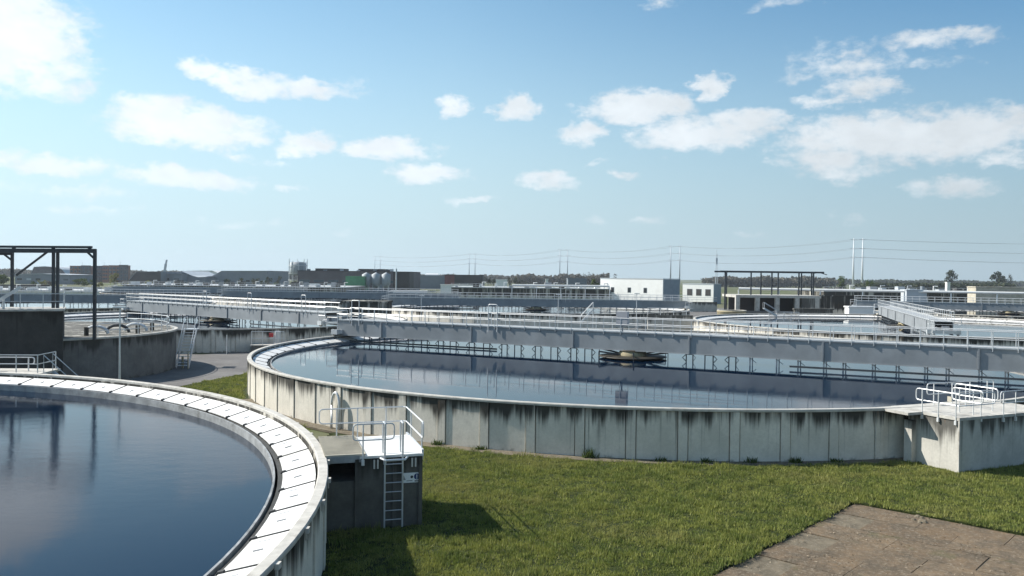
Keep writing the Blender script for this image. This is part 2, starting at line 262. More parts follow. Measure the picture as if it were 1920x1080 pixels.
# ------------------------------------------------------------------ mesh helpers
class MB:
    def __init__(s): s.v = []; s.f = []
    def quadbox(s, P):                         # eight points: four below, four above, same order
        o = len(s.v); s.v += [tuple(p) for p in P]
        s.f += [tuple(o + i for i in q) for q in ((3, 2, 1, 0), (4, 5, 6, 7), (0, 1, 5, 4), (1, 2, 6, 5), (2, 3, 7, 6), (3, 0, 4, 7))]; return s
    def box(s, x0, x1, y0, y1, z0, z1): return s.quadbox([(x0, y0, z0), (x1, y0, z0), (x1, y1, z0), (x0, y1, z0), (x0, y0, z1), (x1, y0, z1), (x1, y1, z1), (x0, y1, z1)])
    def beam(s, p, q, w, h, upv=(0, 0, 1)):
        p = Vector(p); q = Vector(q); d = (q - p).normalized(); u = Vector(upv)
        if abs(d.dot(u)) > .98: u = Vector((1, 0, 0))
        r = d.cross(u).normalized(); u = r.cross(d); r *= w / 2; u *= h / 2
        return s.quadbox([p - r - u, q - r - u, q + r - u, p + r - u, p - r + u, q - r + u, q + r + u, p + r + u])
    def tube(s, pts, r, n=6, cap=True):
        pts = [Vector(p) for p in pts]; o = len(s.v); rr = r if isinstance(r, (list, tuple)) else [r] * len(pts); prev = None
        for i, p in enumerate(pts):
            d = ((pts[min(i + 1, len(pts) - 1)] - pts[max(i - 1, 0)])).normalized()
            a = (prev - d * prev.dot(d)).normalized() if prev is not None and (prev - d * prev.dot(d)).length > 1e-3 else (d.cross(Vector((0, 0, 1))) if abs(d.z) < .95 else d.cross(Vector((1, 0, 0)))).normalized()
            prev = a; b = d.cross(a)
            for j in range(n):
                t = 2 * PI * j / n; s.v.append(tuple(p + (a * math.cos(t) + b * math.sin(t)) * rr[i]))
        for i in range(len(pts) - 1):
            for j in range(n): s.f.append((o + i * n + j, o + i * n + (j + 1) % n, o + (i + 1) * n + (j + 1) % n, o + (i + 1) * n + j))
        if cap: s.f.append(tuple(o + j for j in reversed(range(n)))); s.f.append(tuple(o + (len(pts) - 1) * n + j for j in range(n)))
        return s
    def ring(s, prof, n=160, a0=0., a1=2 * PI, cx=0., cy=0.):       # closed profile of (r, z) turned about z
        full = abs(a1 - a0 - 2 * PI) < 1e-6; m = n if full else n + 1; o = len(s.v); k = len(prof)
        for i in range(m):
            t = a0 + (a1 - a0) * i / n
            for r, z in prof: s.v.append((cx + r * math.cos(t), cy + r * math.sin(t), z))
        for i in range(n):
            i2 = (i + 1) % m
            for j in range(k):
                j2 = (j + 1) % k; s.f.append((o + i * k + j, o + i * k + j2, o + i2 * k + j2, o + i2 * k + j))
        if not full: s.f.append(tuple(o + j for j in range(k))); s.f.append(tuple(o + n * k + j for j in reversed(range(k))))
        return s
    def lathe(s, prof, n=24, cx=0., cy=0.):                         # open profile from axis to axis
        o = len(s.v); k = len(prof)
        for i in range(n):
            t = 2 * PI * i / n
            for r, z in prof: s.v.append((cx + r * math.cos(t), cy + r * math.sin(t), z))
        for i in range(n):
            for j in range(k - 1): s.f.append((o + i * k + j, o + i * k + j + 1, o + ((i + 1) % n) * k + j + 1, o + ((i + 1) % n) * k + j))
        return s
    def prism(s, poly, z0, z1):
        o = len(s.v); n = len(poly); s.v += [(x, y, z0) for x, y in poly] + [(x, y, z1) for x, y in poly]
        s.f.append(tuple(o + i for i in reversed(range(n)))); s.f.append(tuple(o + n + i for i in range(n)))
        for i in range(n): s.f.append((o + i, o + (i + 1) % n, o + n + (i + 1) % n, o + n + i))
        return s
    def mesh(s, name, mat, smooth=False):
        me = bpy.data.meshes.new(name); me.from_pydata(s.v, [], s.f); me.materials.append(MAT[mat]); me.update()
        import bmesh
        b = bmesh.new(); b.from_mesh(me); bmesh.ops.recalc_face_normals(b, faces=b.faces); b.to_mesh(me); b.free()
        if smooth:
            for p in me.polygons: p.use_smooth = len(p.vertices) == 4
        return me
    def build(s, name, mat, parent=None, smooth=False): return put(name, s.mesh(name, mat, smooth), parent)
def put(name, me, parent=None, loc=None, rz=None):
    o = bpy.data.objects.new(name, me); COL.objects.link(o)
    if parent: o.parent = parent
    if loc is not None: o.location = loc
    if rz is not None: o.rotation_euler = (0, 0, rz)
    return o
def thing(name, label, cat, loc=(0, 0, 0), rz=0., group=None):
    o = bpy.data.objects.new(name, None); COL.objects.link(o); o.location = loc; o.rotation_euler = (0, 0, rz); o.empty_display_size = .5
    return tag(o, label, cat, group)
def tag(o, label, cat, group=None):
    o['label'] = label; o['category'] = cat
    if group: o['group'] = group
    return o
def struct(o, kind='structure'): o['kind'] = kind; return o
def arc(p, q, r_pt, n=5):    # rounded corner p -> r_pt -> q as a quadratic curve
    p, q, r_pt = Vector(p), Vector(q), Vector(r_pt); return [(1 - t) ** 2 * p + 2 * t * (1 - t) * r_pt + t * t * q for t in [i / n for i in range(n + 1)]]
def rect2(o, a, b, w, d):  return None
def circ_in(x, y, c, r): return (x - c[0]) ** 2 + (y - c[1]) ** 2 < r * r
# ------------------------------------------------------------------ layout
U = Vector((.679, .734, 0)); V = Vector((-.734, .679, 0))      # the plant's own grid
TA, TB, TC, TD, TE = (-33.50, 17.44), (9.43, 64.21), (-37.8, 106.5), (4.6, 157.5), (54.3, 113.8)
TF, TG, TH, TI = (99.0, 165.0), (-84.1, 150.1), (-41.2, 198), (-88, 241)
RT = 28.6; RA = 28.92; RB = 28.45; RIM = 2.4; WZ = 1.83
# ------------------------------------------------------------------ ground
g = MB(); n = 48; RG = 9000
g.v = [(x, y, -.004) for y in (-400, 0, 100, 300, 800, 2000, RG) for x in (-RG, -2000, -500, -100, 0, 100, 500, 2000, RG)]
g.f = [(r * 9 + i, r * 9 + i + 1, (r + 1) * 9 + i + 1, (r + 1) * 9 + i) for r in range(6) for i in range(8)]
struct(g.build('ground', 'field'))
def sheet(name, poly, z, mat):
    if name in ('road', 'verge', 'yard'): poly = [(x * 1.015, y * 1.015) for x, y in poly]
    m = MB(); m.v = [(x, y, z) for x, y in poly]; m.f = [tuple(range(len(poly)))]; return struct(m.build(name, mat))
def px(pts, z=0.): return [tuple(at(x, y, z).xy) for x, y in pts]
sheet('road', [(-24.0, 53), (-22.6, 59.2), (-21.6, 62.5), (-20.6, 66.5), (-20.0, 70), (-19.5, 73.5), (-16, 80), (-13, 90), (-13, 128), (-22, 132), (-24, 90), (-30, 80.4), (-46, 82), (-60, 88), (-75, 88), (-75, 46), (-40, 46)], .004, 'asphalt')
sheet('yard', [(-13, 92.5), (24, 95), (22, 80), (40, 78), (90, 95), (140, 120), (130, 215), (-130, 260), (-150, 130), (-60, 130), (-24, 130), (-13, 128)], .0, 'asphalt')
# soil strip round tank B and lawn
struct(MB().ring([(RB - .02, .02), (RB - .02, .135), (RB + .72, .128), (RB + .72, .02)], 120, R_(205), R_(352), *TB).build('gravel_strip', 'soil'))
SA = Vector((12.35, 29.64, 0))                                   # corner of the old paving
def uv(x, y):
    d = Vector((x, y, 0)) - SA; return d.dot(U), d.dot(V)
BLK_A = (R_(16.9), 28.0, 31.94, 1.56, 1.03)        # last: tangential centre                          # platform on tank A: angle, r0, r1, half width
BLK_B = (R_(-64.0), 28.0, 31.4)
def in_blockA(x, y, mrg=0.):
    dx, dy = x - TA[0], y - TA[1]; a = BLK_A[0]; r = dx * math.cos(a) + dy * math.sin(a); t = -dx * math.sin(a) + dy * math.cos(a)
    return 26 < r < BLK_A[2] + mrg and abs(t - BLK_A[4]) < BLK_A[3] + mrg
CB = Vector((18.60, 34.26, 0)); BD = Vector((.408, -.913, 0)).normalized(); BT = Vector((.913, .408, 0)).normalized()   # platform on tank B: near corner, outward, sideways
def in_blockB(x, y, mrg=0.):
    d = Vector((x, y, 0)) - CB; return -6 < d.dot(BD) < mrg and -mrg < d.dot(BT) < 6 + mrg
def wob(x, y): return .22 * math.sin(x * 1.7 + y * .9) + .15 * math.sin(x * 4.3 - y * 3.1)
def lawn(x, y, mrg=0.):
    if circ_in(x, y, TA, RA + .1 + mrg) or circ_in(x, y, TB, RB + .5 + mrg + .25 * wob(x, y)): return False
    if in_blockA(x, y, .05) or in_blockB(x, y, .05): return False
    u, v = uv(x, y)
    if u < -.05 + mrg * .3 and v < -.08 + .16 * wob(x * 1.3, y): return False
    return True
l = MB(); step = .4; idx = {}; cells = []
us = np.arange(-22, 14, step); vs = np.arange(-30, 30, step)
def lw(u, v): q = SA + U * u + V * v; return q.x, q.y
for i, u in enumerate(us):
    for j, v in enumerate(vs):
        x, y = lw(u + step / 2, v + step / 2)
        if -9 < x < 36 and 4 < y < 44 and not circ_in(x, y, TA, RA - .6) and not circ_in(x, y, TB, RB - .4) and not (u + step / 2 < .0 and v + step / 2 < .0): cells.append((i, j))
cs = set(cells)
def vid(i, j, top):
    k = (i, j, top)
    if k not in idx:
        x, y = lw(us[0] + i * step, vs[0] + j * step); idx[k] = len(l.v); l.v.append((x, y, .10 + .02 * wob(x, y) if top else -.03))
    return idx[k]
for i, j in cells:
    l.f.append((vid(i, j, 1), vid(i + 1, j, 1), vid(i + 1, j + 1, 1), vid(i, j + 1, 1)))
    for (a, b), nb in ((((i, j), (i + 1, j)), (i, j - 1)), (((i + 1, j), (i + 1, j + 1)), (i + 1, j)), (((i + 1, j + 1), (i, j + 1)), (i, j + 1)), (((i, j + 1), (i, j)), (i - 1, j))):
        if nb not in cs: l.f.append((vid(*b, 1), vid(*a, 1), vid(*a, 0), vid(*b, 0)))
struct(l.build('lawn', 'turf'))
# lawn west of tank B, by the road
sheet('verge', [(-24.0, 53.0), (-22.7, 59.0), (-21.8, 62.5), (-20.7, 66.5), (-19.6, 70.5), (-17, 70), (-15, 62), (-12, 52), (-8, 45), (-12, 42), (-20, 45)], .012, 'turf')
# old paving: slabs with open joints
base = sheet('paving', [lw(-24, -30), lw(0.1, -30), lw(0.1, 0.1), lw(-24, 0.1)], .0, 'soil')
slab_me = MB().box(-.752, .752, -1.252, 1.252, .004, .03).mesh('slab', 'paver')
sl_me2 = MB().box(-.745, .752, -1.2, 1.252, .004, .026).mesh('slab', 'paver')
for i in range(14):
    for j in range(10):
        q = SA + U * (-.78 - i * 1.52) + V * (-1.3 - j * 2.52 - (1.26 if i % 2 else 0))
        if q.y < 8: continue
        o = put('slab', slab_me if random.random() > .15 else sl_me2, base, (q.x, q.y, random.uniform(-.002, .006)), math.atan2(U.y, U.x) + random.uniform(-.01, .01)); o.rotation_euler.x = random.uniform(-.004, .004)
q0 = at(1728, 972, 0.); rk = thing('rubble_heap', 'small heap of pale broken rubble where lawn meets brown paving', 'rubble', (q0.x, q0.y, 0))
for k in range(12):
    q = at(1728 + 22 * math.cos(k * 2.4) * (k / 12), 972 + 9 * math.sin(k * 2.4), 0.02); r = random.uniform(.06, .19)
    MB().lathe([(0, r * .95), (r * .55, r * .85), (r * .95, r * .35), (r * .9, -.02)], 7, q.x - q0.x, q.y - q0.y).build('stone', 'soil', rk)
# ------------------------------------------------------------------ grass
def blades(pts, hts, name, mat, wid=.016, lean=.6):
    n = len(pts); an = rng.uniform(0, 2 * PI, n); ln = rng.uniform(.1, lean, n) * hts; la = rng.uniform(0, 2 * PI, n); w = wid * rng.uniform(.6, 1.4, n)
    P = np.zeros((n, 3, 3)); dx, dy = np.cos(an) * w, np.sin(an) * w
    P[:, 0] = pts + np.c_[dx, dy, 0 * dx]; P[:, 1] = pts - np.c_[dx, dy, 0 * dx]; P[:, 2] = pts + np.c_[np.cos(la) * ln, np.sin(la) * ln, hts]
    me = bpy.data.meshes.new(name); me.vertices.add(n * 3); me.vertices.foreach_set('co', P.ravel()); me.loops.add(n * 3); me.loops.foreach_set('vertex_index', np.arange(n * 3)); me.polygons.add(n); me.polygons.foreach_set('loop_start', np.arange(0, n * 3, 3)); me.polygons.foreach_set('loop_total', np.full(n, 3)); me.update(); me.materials.append(MAT[mat]); return me
def grass_pts(x0, x1, y0, y1, ntuft, per, test, zb, hmin, hmax):
    P = []; H = []
    while len(P) < ntuft:
        x, y = random.uniform(x0, x1), random.uniform(y0, y1)
        nz = math.sin(9.1 * x + 2.5 * math.sin(3.7 * y + x)) * math.sin(10.3 * y + 2.5 * math.sin(4.3 * x - y))
        if (nz > -.12 or random.random() < .16) and test(x, y): P.append((x, y))
    P = np.array(P); clump = np.sin(P[:, 0] * 2.1 + np.sin(P[:, 1] * 1.3) * 2) * np.sin(P[:, 1] * 2.6 + np.sin(P[:, 0] * 1.1) * 2)
    big = (rng.random(len(P)) > .93)
    h = (hmin + (hmax - hmin) * rng.random(len(P)) ** 1.6) * (1 + .5 * clump) * np.where(big, 1.8, 1)
    rad = np.where(big, .10, .07)
    Q = np.repeat(P, per, 0) + rng.normal(0, 1, (len(P) * per, 2)) * np.repeat(rad, per)[:, None]; HH = np.repeat(h, per) * rng.uniform(.5, 1.1, len(P) * per)
    return np.c_[Q, np.full(len(Q), zb)], HH
vis = lambda x, y: lawn(x, y, .06) and (x + 3) / max(y, 1) < .75 and y > 17 and x > -7.5
pts, hh = grass_pts(-7.5, 27, 17, 38, 30000, 14, vis, .095, .045, .15)
o = put('grass', blades(pts, hh, 'grass', 'grass', .014)); struct(o, 'stuff'); o['label'] = 'short tufted green lawn grass between the tanks'; o['category'] = 'grass'
n_ = 9000; uu = rng.uniform(-16, -.1, n_); vv = rng.uniform(-16, .0, n_); cl = np.sin(uu * 1.9 + np.sin(vv)) * np.sin(vv * 1.4 + 1) + rng.normal(0, .5, n_) > .2; uu, vv = uu[cl], vv[cl]; n_ = len(uu)
P_ = np.c_[SA.x + U.x * uu + V.x * vv, SA.y + U.y * uu + V.y * vv, np.full(n_, .042)]
o = put('litter', blades(P_, rng.uniform(.005, .03, n_), 'litter', 'litter', .035, 2.5)); struct(o, 'stuff'); o['label'] = 'dry leaf litter and gravel crumbs scattered over the brown paving'; o['category'] = 'litter'
def verge(x, y):
    x, y = x / 1.015, y / 1.015
    if circ_in(x * 1.015, y * 1.015, TB, RB + .3): return False
    return -24 < x < -8 and 42 < y < 70.3 and x > np.interp(y, [45, 53, 59, 62.5, 66.5, 70.5], [-22, -23.9, -22.6, -21.7, -20.6, -19.5]) and not circ_in(x * 1.015, y * 1.015, TA, RA + .2)
pts, hh = grass_pts(-24, -8, 42, 70.3, 5000, 10, verge, .012, .06, .16)
o = put('grass', blades(pts, hh, 'grass', 'grass', .022)); struct(o, 'stuff'); o['label'] = 'rough grass verge between road and tank wall'; o['category'] = 'grass'
# weeds at the foot of tank B
for k, (wx, wy, hgt) in enumerate([(1110, 850, .5), (1240, 862, .22), (1325, 868, .25), (1410, 868, .3), (1490, 868, .3), (827, 833, .3), (905, 842, .22), (1565, 866, .2)]):
    q = at(wx, wy, .1); d = Vector((q.x - TB[0], q.y - TB[1], 0)).normalized(); q = Vector((TB[0], TB[1], .1)) + d * (RB + .2); n_ = 70
    P = np.c_[rng.normal(q.x, .13, n_), rng.normal(q.y, .07, n_), np.full(n_, .1)]
    tag(put('weed', blades(P, rng.uniform(.3, 1.1, n_) * hgt, 'weed', 'leaf_green', .035, .9)), 'dark weed tuft growing at the foot of the streaked tank wall', 'weed', 'weeds along the tank wall')
# ------------------------------------------------------------------ round settling tanks
NP = 80
def cover_mesh(R):
    m = MB(); a = PI / NP - .045 / R * 1.0; K = 3
    for i in range(K):
        t0 = -a + 2 * a * i / K; t1 = -a + 2 * a * (i + 1) / K; r0, r1 = R - 1.24, R - .30
        P = [(r0, t0), (r1, t0), (r1, t1), (r0, t1)]
        m.quadbox([(r * math.cos(t), r * math.sin(t), (1.91 if r == r0 else 2.14)) for r, t in P] + [(r * math.cos(t), r * math.sin(t), (1.95 if r == r0 else 2.18)) for r, t in P])
    return m.mesh('launder_cover', 'cover')
_cache = {}
def tank_meshes(R):
    if R in _cache: return _cache[R]
    d = {}
    d['wall'] = MB().ring([(R - .24, 0), (R - .13, 0), (R - .13, 2.28), (R - .24, 2.28)], 160).mesh('wall', 'wall')
    d['coping'] = MB().ring([(R - .23, 2.28), (R + .05, 2.28), (R + .06, 2.36), (R + .04, 2.4), (R - .20, 2.4), (R - .23, 2.38)], 160).mesh('coping', 'coping')
    d['trough'] = MB().ring([(R - 1.38, .9), (R - .245, .9), (R - .245, 1.5), (R - 1.22, 1.5), (R - 1.22, 1.87), (R - 1.38, 1.87)], 160).mesh('launder_trough', 'trough')
    d['weir'] = MB().ring([(R - 1.52, .9), (R - 1.46, .9), (R - 1.46, 1.94), (R - 1.52, 1.94)], 160).mesh('weir', 'weir')
    d['cover'] = cover_mesh(R)
    rb = MB().box(R - .11, R + .03, -.2, .2, 0, 2.27); d['rib'] = rb.mesh('rib', 'wall')
    t = PI / NP; hp = t * R - .245
    d['panel'] = MB().quadbox([(R - .10, -hp, 0), (R - .035, -hp, 0), (R - .035, hp, 0), (R - .10, hp, 0), (R - .10, -hp, 2.265), (R - .035, -hp, 2.265), (R - .035, hp, 2.265), (R - .10, hp, 2.265)]).mesh('wall_panel', 'wall')
    zc = lambda r: 2.18 - (R - .30 - r) * .245
    d['seal'] = MB().beam(((R - 1.30) * math.cos(t), (R - 1.30) * math.sin(t), zc(R - 1.30) - .005), ((R - .30) * math.cos(t), (R - .30) * math.sin(t), zc(R - .30) + .0), .045, .05).beam(((R - 1.27) * math.cos(t), (R - 1.27) * math.sin(t), zc(R - 1.27) + .015), ((R - 1.14) * math.cos(t), (R - 1.14) * math.sin(t), zc(R - 1.14) + .015), .11, .07).mesh('seal_strip', 'seal')
    d['handle'] = MB().beam((R - .92, .0, zc(R - .92) + .015), (R - .7, .0, zc(R - .7) + .015), .025, .03).mesh('handle', 'handle')
    d['plate'] = MB().beam((R - 1.02, .74, zc(R - 1.02) + .004), (R - .74, .72, zc(R - .74) + .004), .06, .02).mesh('hinge_plate', 'cover2')
    d['bracket'] = MB().box(R + .055, R + .14, -.09, .09, 2.24, 2.36).box(R + .055, R + .09, -.04, .04, 2.08, 2.24).mesh('bracket', 'coping')
    _cache[R] = d; return d
def angdiff(a, b): return (a - b + PI) % (2 * PI) - PI
def tank(label, C, R=RT, near=False, ribs=True, covers=True, skip_rib=None):
    d = tank_meshes(R); t = thing('settling_tank', label, 'tank', (C[0], C[1], 0), 0, 'round settling tanks')
    put('wall', d['wall'], t); put('coping', d['coping'], t); put('launder_trough', d['trough'], t); put('weir', d['weir'], t)
    view = math.atan2(-C[1], -C[0])
    for k in range(NP):
        a = 2 * PI * k / NP + .01; 
        if ribs and (abs(angdiff(a, view)) < 1.75 or near) and not (skip_rib and skip_rib(a)): put('rib', d['rib'], t, (0, 0, 0), a); put('wall_panel', d['panel'], t, (0, 0, 0), a + PI / NP)
        if covers:
            cv = put('launder_cover', d['cover'], t, (0, 0, random.uniform(-.004, .004)), a)
            if near: put('handle', d['handle'], cv); put('hinge_plate', d['plate'], cv)
            if near or C == TB: put('seal_strip', d['seal'], t, (0, 0, 0), a)
        if near and abs(angdiff(a, 0)) < 1.3: put('bracket', d['bracket'], t, (0, 0, 0), a + PI / NP * .6)
    w = MB(); nn = 128
    w.v = [((R - 1.50) * math.cos(2 * PI * i / nn), (R - 1.50) * math.sin(2 * PI * i / nn), 0) for i in range(nn)]; w.f = [tuple(range(nn))]
    o = w.build('water', 'water_near' if near else 'water_still'); o.location = (C[0], C[1], 1.64 if near else WZ); struct(o)
    return t
tank('round tank with bright white launder covers and dark blue rippled water', TA, RA, near=True, skip_rib=lambda a: abs(angdiff(a, BLK_A[0] + .034)) < .07)
tank('round tank with dark-streaked ribbed wall standing on the lawn', TB, RB, skip_rib=lambda a: -1.28 < angdiff(a, 0) < -.9)
tank('round tank with shaded ribbed wall at the end of the asphalt road', TC, 24.2)
tank('round tank behind the long grey bridge, sunlit ribbed wall on one side', TD)
tank('round tank with white sunlit wall, its bridge seen nearly end-on', TE)
tank('far round tank beyond the tank whose bridge is seen end-on', TF)
tank('far round tank behind the gantry on the dark concrete block', TG, covers=False)
tank('far round tank in front of the dark industrial shed', TH, covers=False)
tank('far round tank in front of the curved-roof halls', TI, covers=False)
# ------------------------------------------------------------------ rotating scraper bridges
_bm = {}
def bridge_meshes(L):
    if L in _bm: return _bm[L]
    d = {}; z0, z1 = 2.47, 3.78
    gm = MB(); 
    gm.box(-L, L, -.015, .015, z0, z1); gm.box(-L, L, -.07, .07, z1, z1 + .03); gm.box(-L, L, -.07, .07, z0 - .03, z0); d['girder'] = gm.mesh('girder', 'girder')
    d['stiff'] = MB().box(-.05, .05, .017, .11, z0 + .003, z1 - .003).box(-.10, .10, .017, .04, z0 + .005, z1 - .005).mesh('stiffener', 'girder')
    d['deck'] = MB().box(-L, L, -.83, .83, z1 + .05, z1 + .10).mesh('deck', 'deck')
    d['toe'] = MB().box(-L, L, -.012, .012, z1 + .06, z1 + .15).mesh('toe_board', 'galv')
    d['post'] = MB().tube([(0, 0, 3.66), (0, 0, 4.93)], .028, 5).mesh('post', 'galv')
    d['gusset'] = MB().quadbox([(-.02, .0, 3.6), (.02, .0, 3.6), (.02, .03, 3.6), (-.02, .03, 3.6), (-.04, 0, 3.76), (.04, 0, 3.76), (.04, .09, 3.76), (-.04, .09, 3.76)]).mesh('gusset', 'girder')
    for nm, z in (('hand_rail', 4.93), ('knee_rail', 4.43)): d[nm] = MB().tube([(-L, 0, z), (L, 0, z)], .028, 5).mesh(nm, 'galv_white')
    h = MB()
    for x in (-.3, .3): h.tube([(x, 0, 2.47), (x, 0, 1.2)], .045, 5)
    h.tube([(-.3, 0, 2.42), (.3, 0, 2.42)], .04, 5); h.tube([(.3, 0, 2.42), (.58, 0, 2.15), (.3, 0, 1.85)], .035, 5); d['hanger_a'] = h.mesh('scraper_hanger', 'hanger')
    h = MB()
    for x in (-.25, .25): h.tube([(x, 0, 2.47), (x, 0, 1.2)], .045, 5)
    h.tube([(-.25, 0, 2.42), (.25, 0, 2.42)], .045, 5); h.tube([(-.25, 0, 2.42), (-.55, 0, 2.15), (-.25, 0, 1.88)], .035, 5); h.tube([(.25, 0, 2.4), (.45, 0, 2.18), (.25, 0, 1.9)], .022, 5); d['hanger_b'] = h.mesh('scraper_hanger', 'hanger')
    h = MB(); h.tube([(0, 0, 2.47), (0, 0, 1.2)], .06, 6); h.tube([(.16, .1, 2.45), (.16, .1, 1.2)], .045, 5); h.tube([(0, 0, 2.4), (.45, .05, 2.05)], .025, 5); d['hanger_c'] = h.mesh('scraper_hanger', 'galv')
    d['scum'] = MB().beam((-L * .97, 0, 1.93), (-L * .42, .3, 1.93), .08, .13).mesh('scum_board', 'hanger')
    ar = MB(); pts = [(-.42, 0, 3.4), (-.42, 0, 5.55)] + arc((-.42, 0, 5.55), (-.3, 0, 5.7), (-.42, 0, 5.7), 3) + [(.3, 0, 5.7)] + arc((.3, 0, 5.7), (.42, 0, 5.55), (.42, 0, 5.7), 3) + [(.42, 0, 3.4)]
    ar.tube(pts, .035, 6); d['arch'] = ar.mesh('portal_frame', 'galv_white')
    e = MB(); e.box(-.5, .65, -1.15, 1.15, 2.62, 2.95).box(-.35, .35, -1.6, -1.15, 2.55, 3.0).box(-.35, .35, 1.15, 1.6, 2.55, 3.0); d['carriage'] = e.mesh('end_carriage', 'galv')
    d['wheel'] = MB().tube([(0, -.1, 2.72), (0, .1, 2.72)], .32, 12).mesh('wheel', 'seal'); d['motor'] = MB().tube([(-.25, -.7, 3.1), (.35, -.7, 3.1)], .2, 8).box(-.3, .3, -.2, .5, 2.96, 3.4).mesh('drive_motor', 'cabinet')
    er = MB()
    for y in (-1.5, 1.5):
        er.tube([(-.3, y, 3.0), (-.3, y, 4.1), (.9, y, 4.1), (.9, y, 3.0)], .03, 5).tube([(-.3, y, 3.6), (.9, y, 3.6)], .025, 5)
    er.tube([(.9, -1.5, 4.1), (.9, 1.5, 4.1)], .03, 5).tube([(.9, -1.5, 3.6), (.9, 1.5, 3.6)], .025, 5); d['endrail'] = er.mesh('end_railing', 'galv_white')
    _bm[L] = d; return d
def bridge(label, C, L, ang, near=True, arches=(), cabinet=False, girder_mat=None):
    d = bridge_meshes(L); t = thing('scraper_bridge', label, 'bridge', (C[0], C[1], 0), ang, 'rotating scraper bridges')
    face = 1 if (Vector((-C[0], -C[1])).dot(Vector((-math.sin(ang), math.cos(ang)))) > 0) else -1        # which local side looks at the camera
    for sd in (-1, 1):
        put('girder', d['girder'], t, (0, sd * .86, 0))
        put('toe_board', d['toe'], t, (0, sd * .93, 0)); put('hand_rail', d['hand_rail'], t, (0, sd * .95, 0)); put('knee_rail', d['knee_rail'], t, (0, sd * .95, 0))
        npost = int(2 * L / 1.37)
        for k in range(npost + 1):
            x = -L + .1 + k * (2 * L - .2) / npost
            put('post', d['post'], t, (x, sd * .95, 0))
            if near and sd == face: put('gusset', d['gusset'], t, (x, sd * .88, 0), 0 if sd > 0 else PI)
        for k in range(6):
            put('stiffener', d['stiff'], t, (-L + 5 + k * (2 * L - 10) / 5, sd * .86, 0), 0 if sd > 0 else PI)
    put('deck', d['deck'], t)
    x = -L + 3.2; k = 0
    while x < L - 3:
        if abs(x) > 3.2:
            left = x * (1 if face < 0 else -1) < 9
            put('scraper_hanger', d['hanger_' + ('ab'[k % 2] if left else 'c')], t, (x, face * .62, 0))
        x += (1.7, 1.25, 1.85, 1.45)[k % 4]; k += 1
    put('scum_board', d['scum'], t, (0, face * .5, 0)); put('scum_board', d['scum'], t, (0, face * 1.1, .1), PI)
    for sd in (-1, 1):
        cr = put('end_carriage', d['carriage'], t, (sd * (L - .2), 0, 0), 0 if sd > 0 else PI)
        put('wheel', d['wheel'], cr, (0, 1.38, 0)); put('wheel', d['wheel'], cr, (0, -1.38, 0)); put('drive_motor', d['motor'], cr); put('end_railing', d['endrail'], t, (sd * (L - .2), 0, 0), 0 if sd > 0 else PI)
    for x in arches: put('portal_frame', d['arch'], t, (x, face * .99, 0))
    if cabinet:
        put('control_cabinet', MB().box(-.45, .45, -.2, .2, 4.35, 5.45).box(-.05, .05, -.05, .05, 3.88, 4.35).mesh('control_cabinet', 'cabinet'), t, (cabinet, face * .75, 0))
    return t
def well(label, C, s=1.0, rz=.4):
    t = thing('centre_well', label, 'feed well', (C[0], C[1], 0), rz, 'feed wells at the tank centres')
    sk = MB().lathe([(0, 2.02), (1.2 * s, 2.05), (2.0 * s, 2.05), (2.4 * s, 2.03), (2.6 * s, 2.0), (2.6 * s, 1.95), (2.0 * s, 1.9), (0, 1.2)], 40).build('scum_skirt', 'sludge', t, True)
    MB().lathe([(0, 2.42), (.95 * s, 2.42), (1.05 * s, 2.3), (1.15 * s, 2.1), (1.15 * s, 1.9)], 28).build('drum', 'tan', t, True)
    MB().lathe([(0, 2.52), (1.0 * s, 2.50), (1.1 * s, 2.43), (0, 2.4)], 28).build('drum_cap', 'sludge', t)
    for k in range(6):
        a = k * PI / 3; c, q = math.cos(a), math.sin(a)
        MB().beam((1.0 * s * c, 1.0 * s * q, 2.12), (3.0 * s * c, 3.0 * s * q, 2.42), .10, .12).tube([(3.0 * s * c, 3.0 * s * q, 2.42), (3.0 * s * c, 3.0 * s * q, 1.7)], .03, 5).build('strut', 'hanger', t)
    return t
AB = R_(-27.6)
bridge('long blue-grey scraper bridge crossing the tank beside the lawn', TB, 28.35, AB, arches=(-26.2, -11.9, ), cabinet=-.6)
well('feed well with dark scum skirt under the long blue-grey bridge', TB)
AC = math.atan2(-.654, .756)
bridge('pale sunlit scraper bridge near the round concrete deck and steel stair', TC, 24.0, AC, arches=(-1.5, 9, 20))
well('feed well on the tank beside the asphalt road', TC, .9)
bridge('dark blue scraper bridge seen broadside beyond the long grey bridge', TD, 28.5, R_(-2.0), near=False, arches=(6,))
well('feed well under the dark blue broadside bridge', TD)
AE = R_(71.6)
bridge('scraper bridge running away from view with stairs of white rails', TE, 28.5, AE, near=False)
well('feed well under the bridge seen nearly end-on', TE)
bridge('pale far scraper bridge below the long white pipeline', TF, 28.5, R_(-24), near=False)
well('feed well under the pale far bridge by the pipeline', TF)
bridge('far scraper bridge behind the gantry on the concrete block', TG, 28.5, R_(4), near=False)
bridge('far scraper bridge in front of the dark industrial shed', TH, 28.5, R_(-3), near=False)
bridge('far scraper bridge in front of the curved-roof halls', TI, 28.5, R_(-2), near=False)
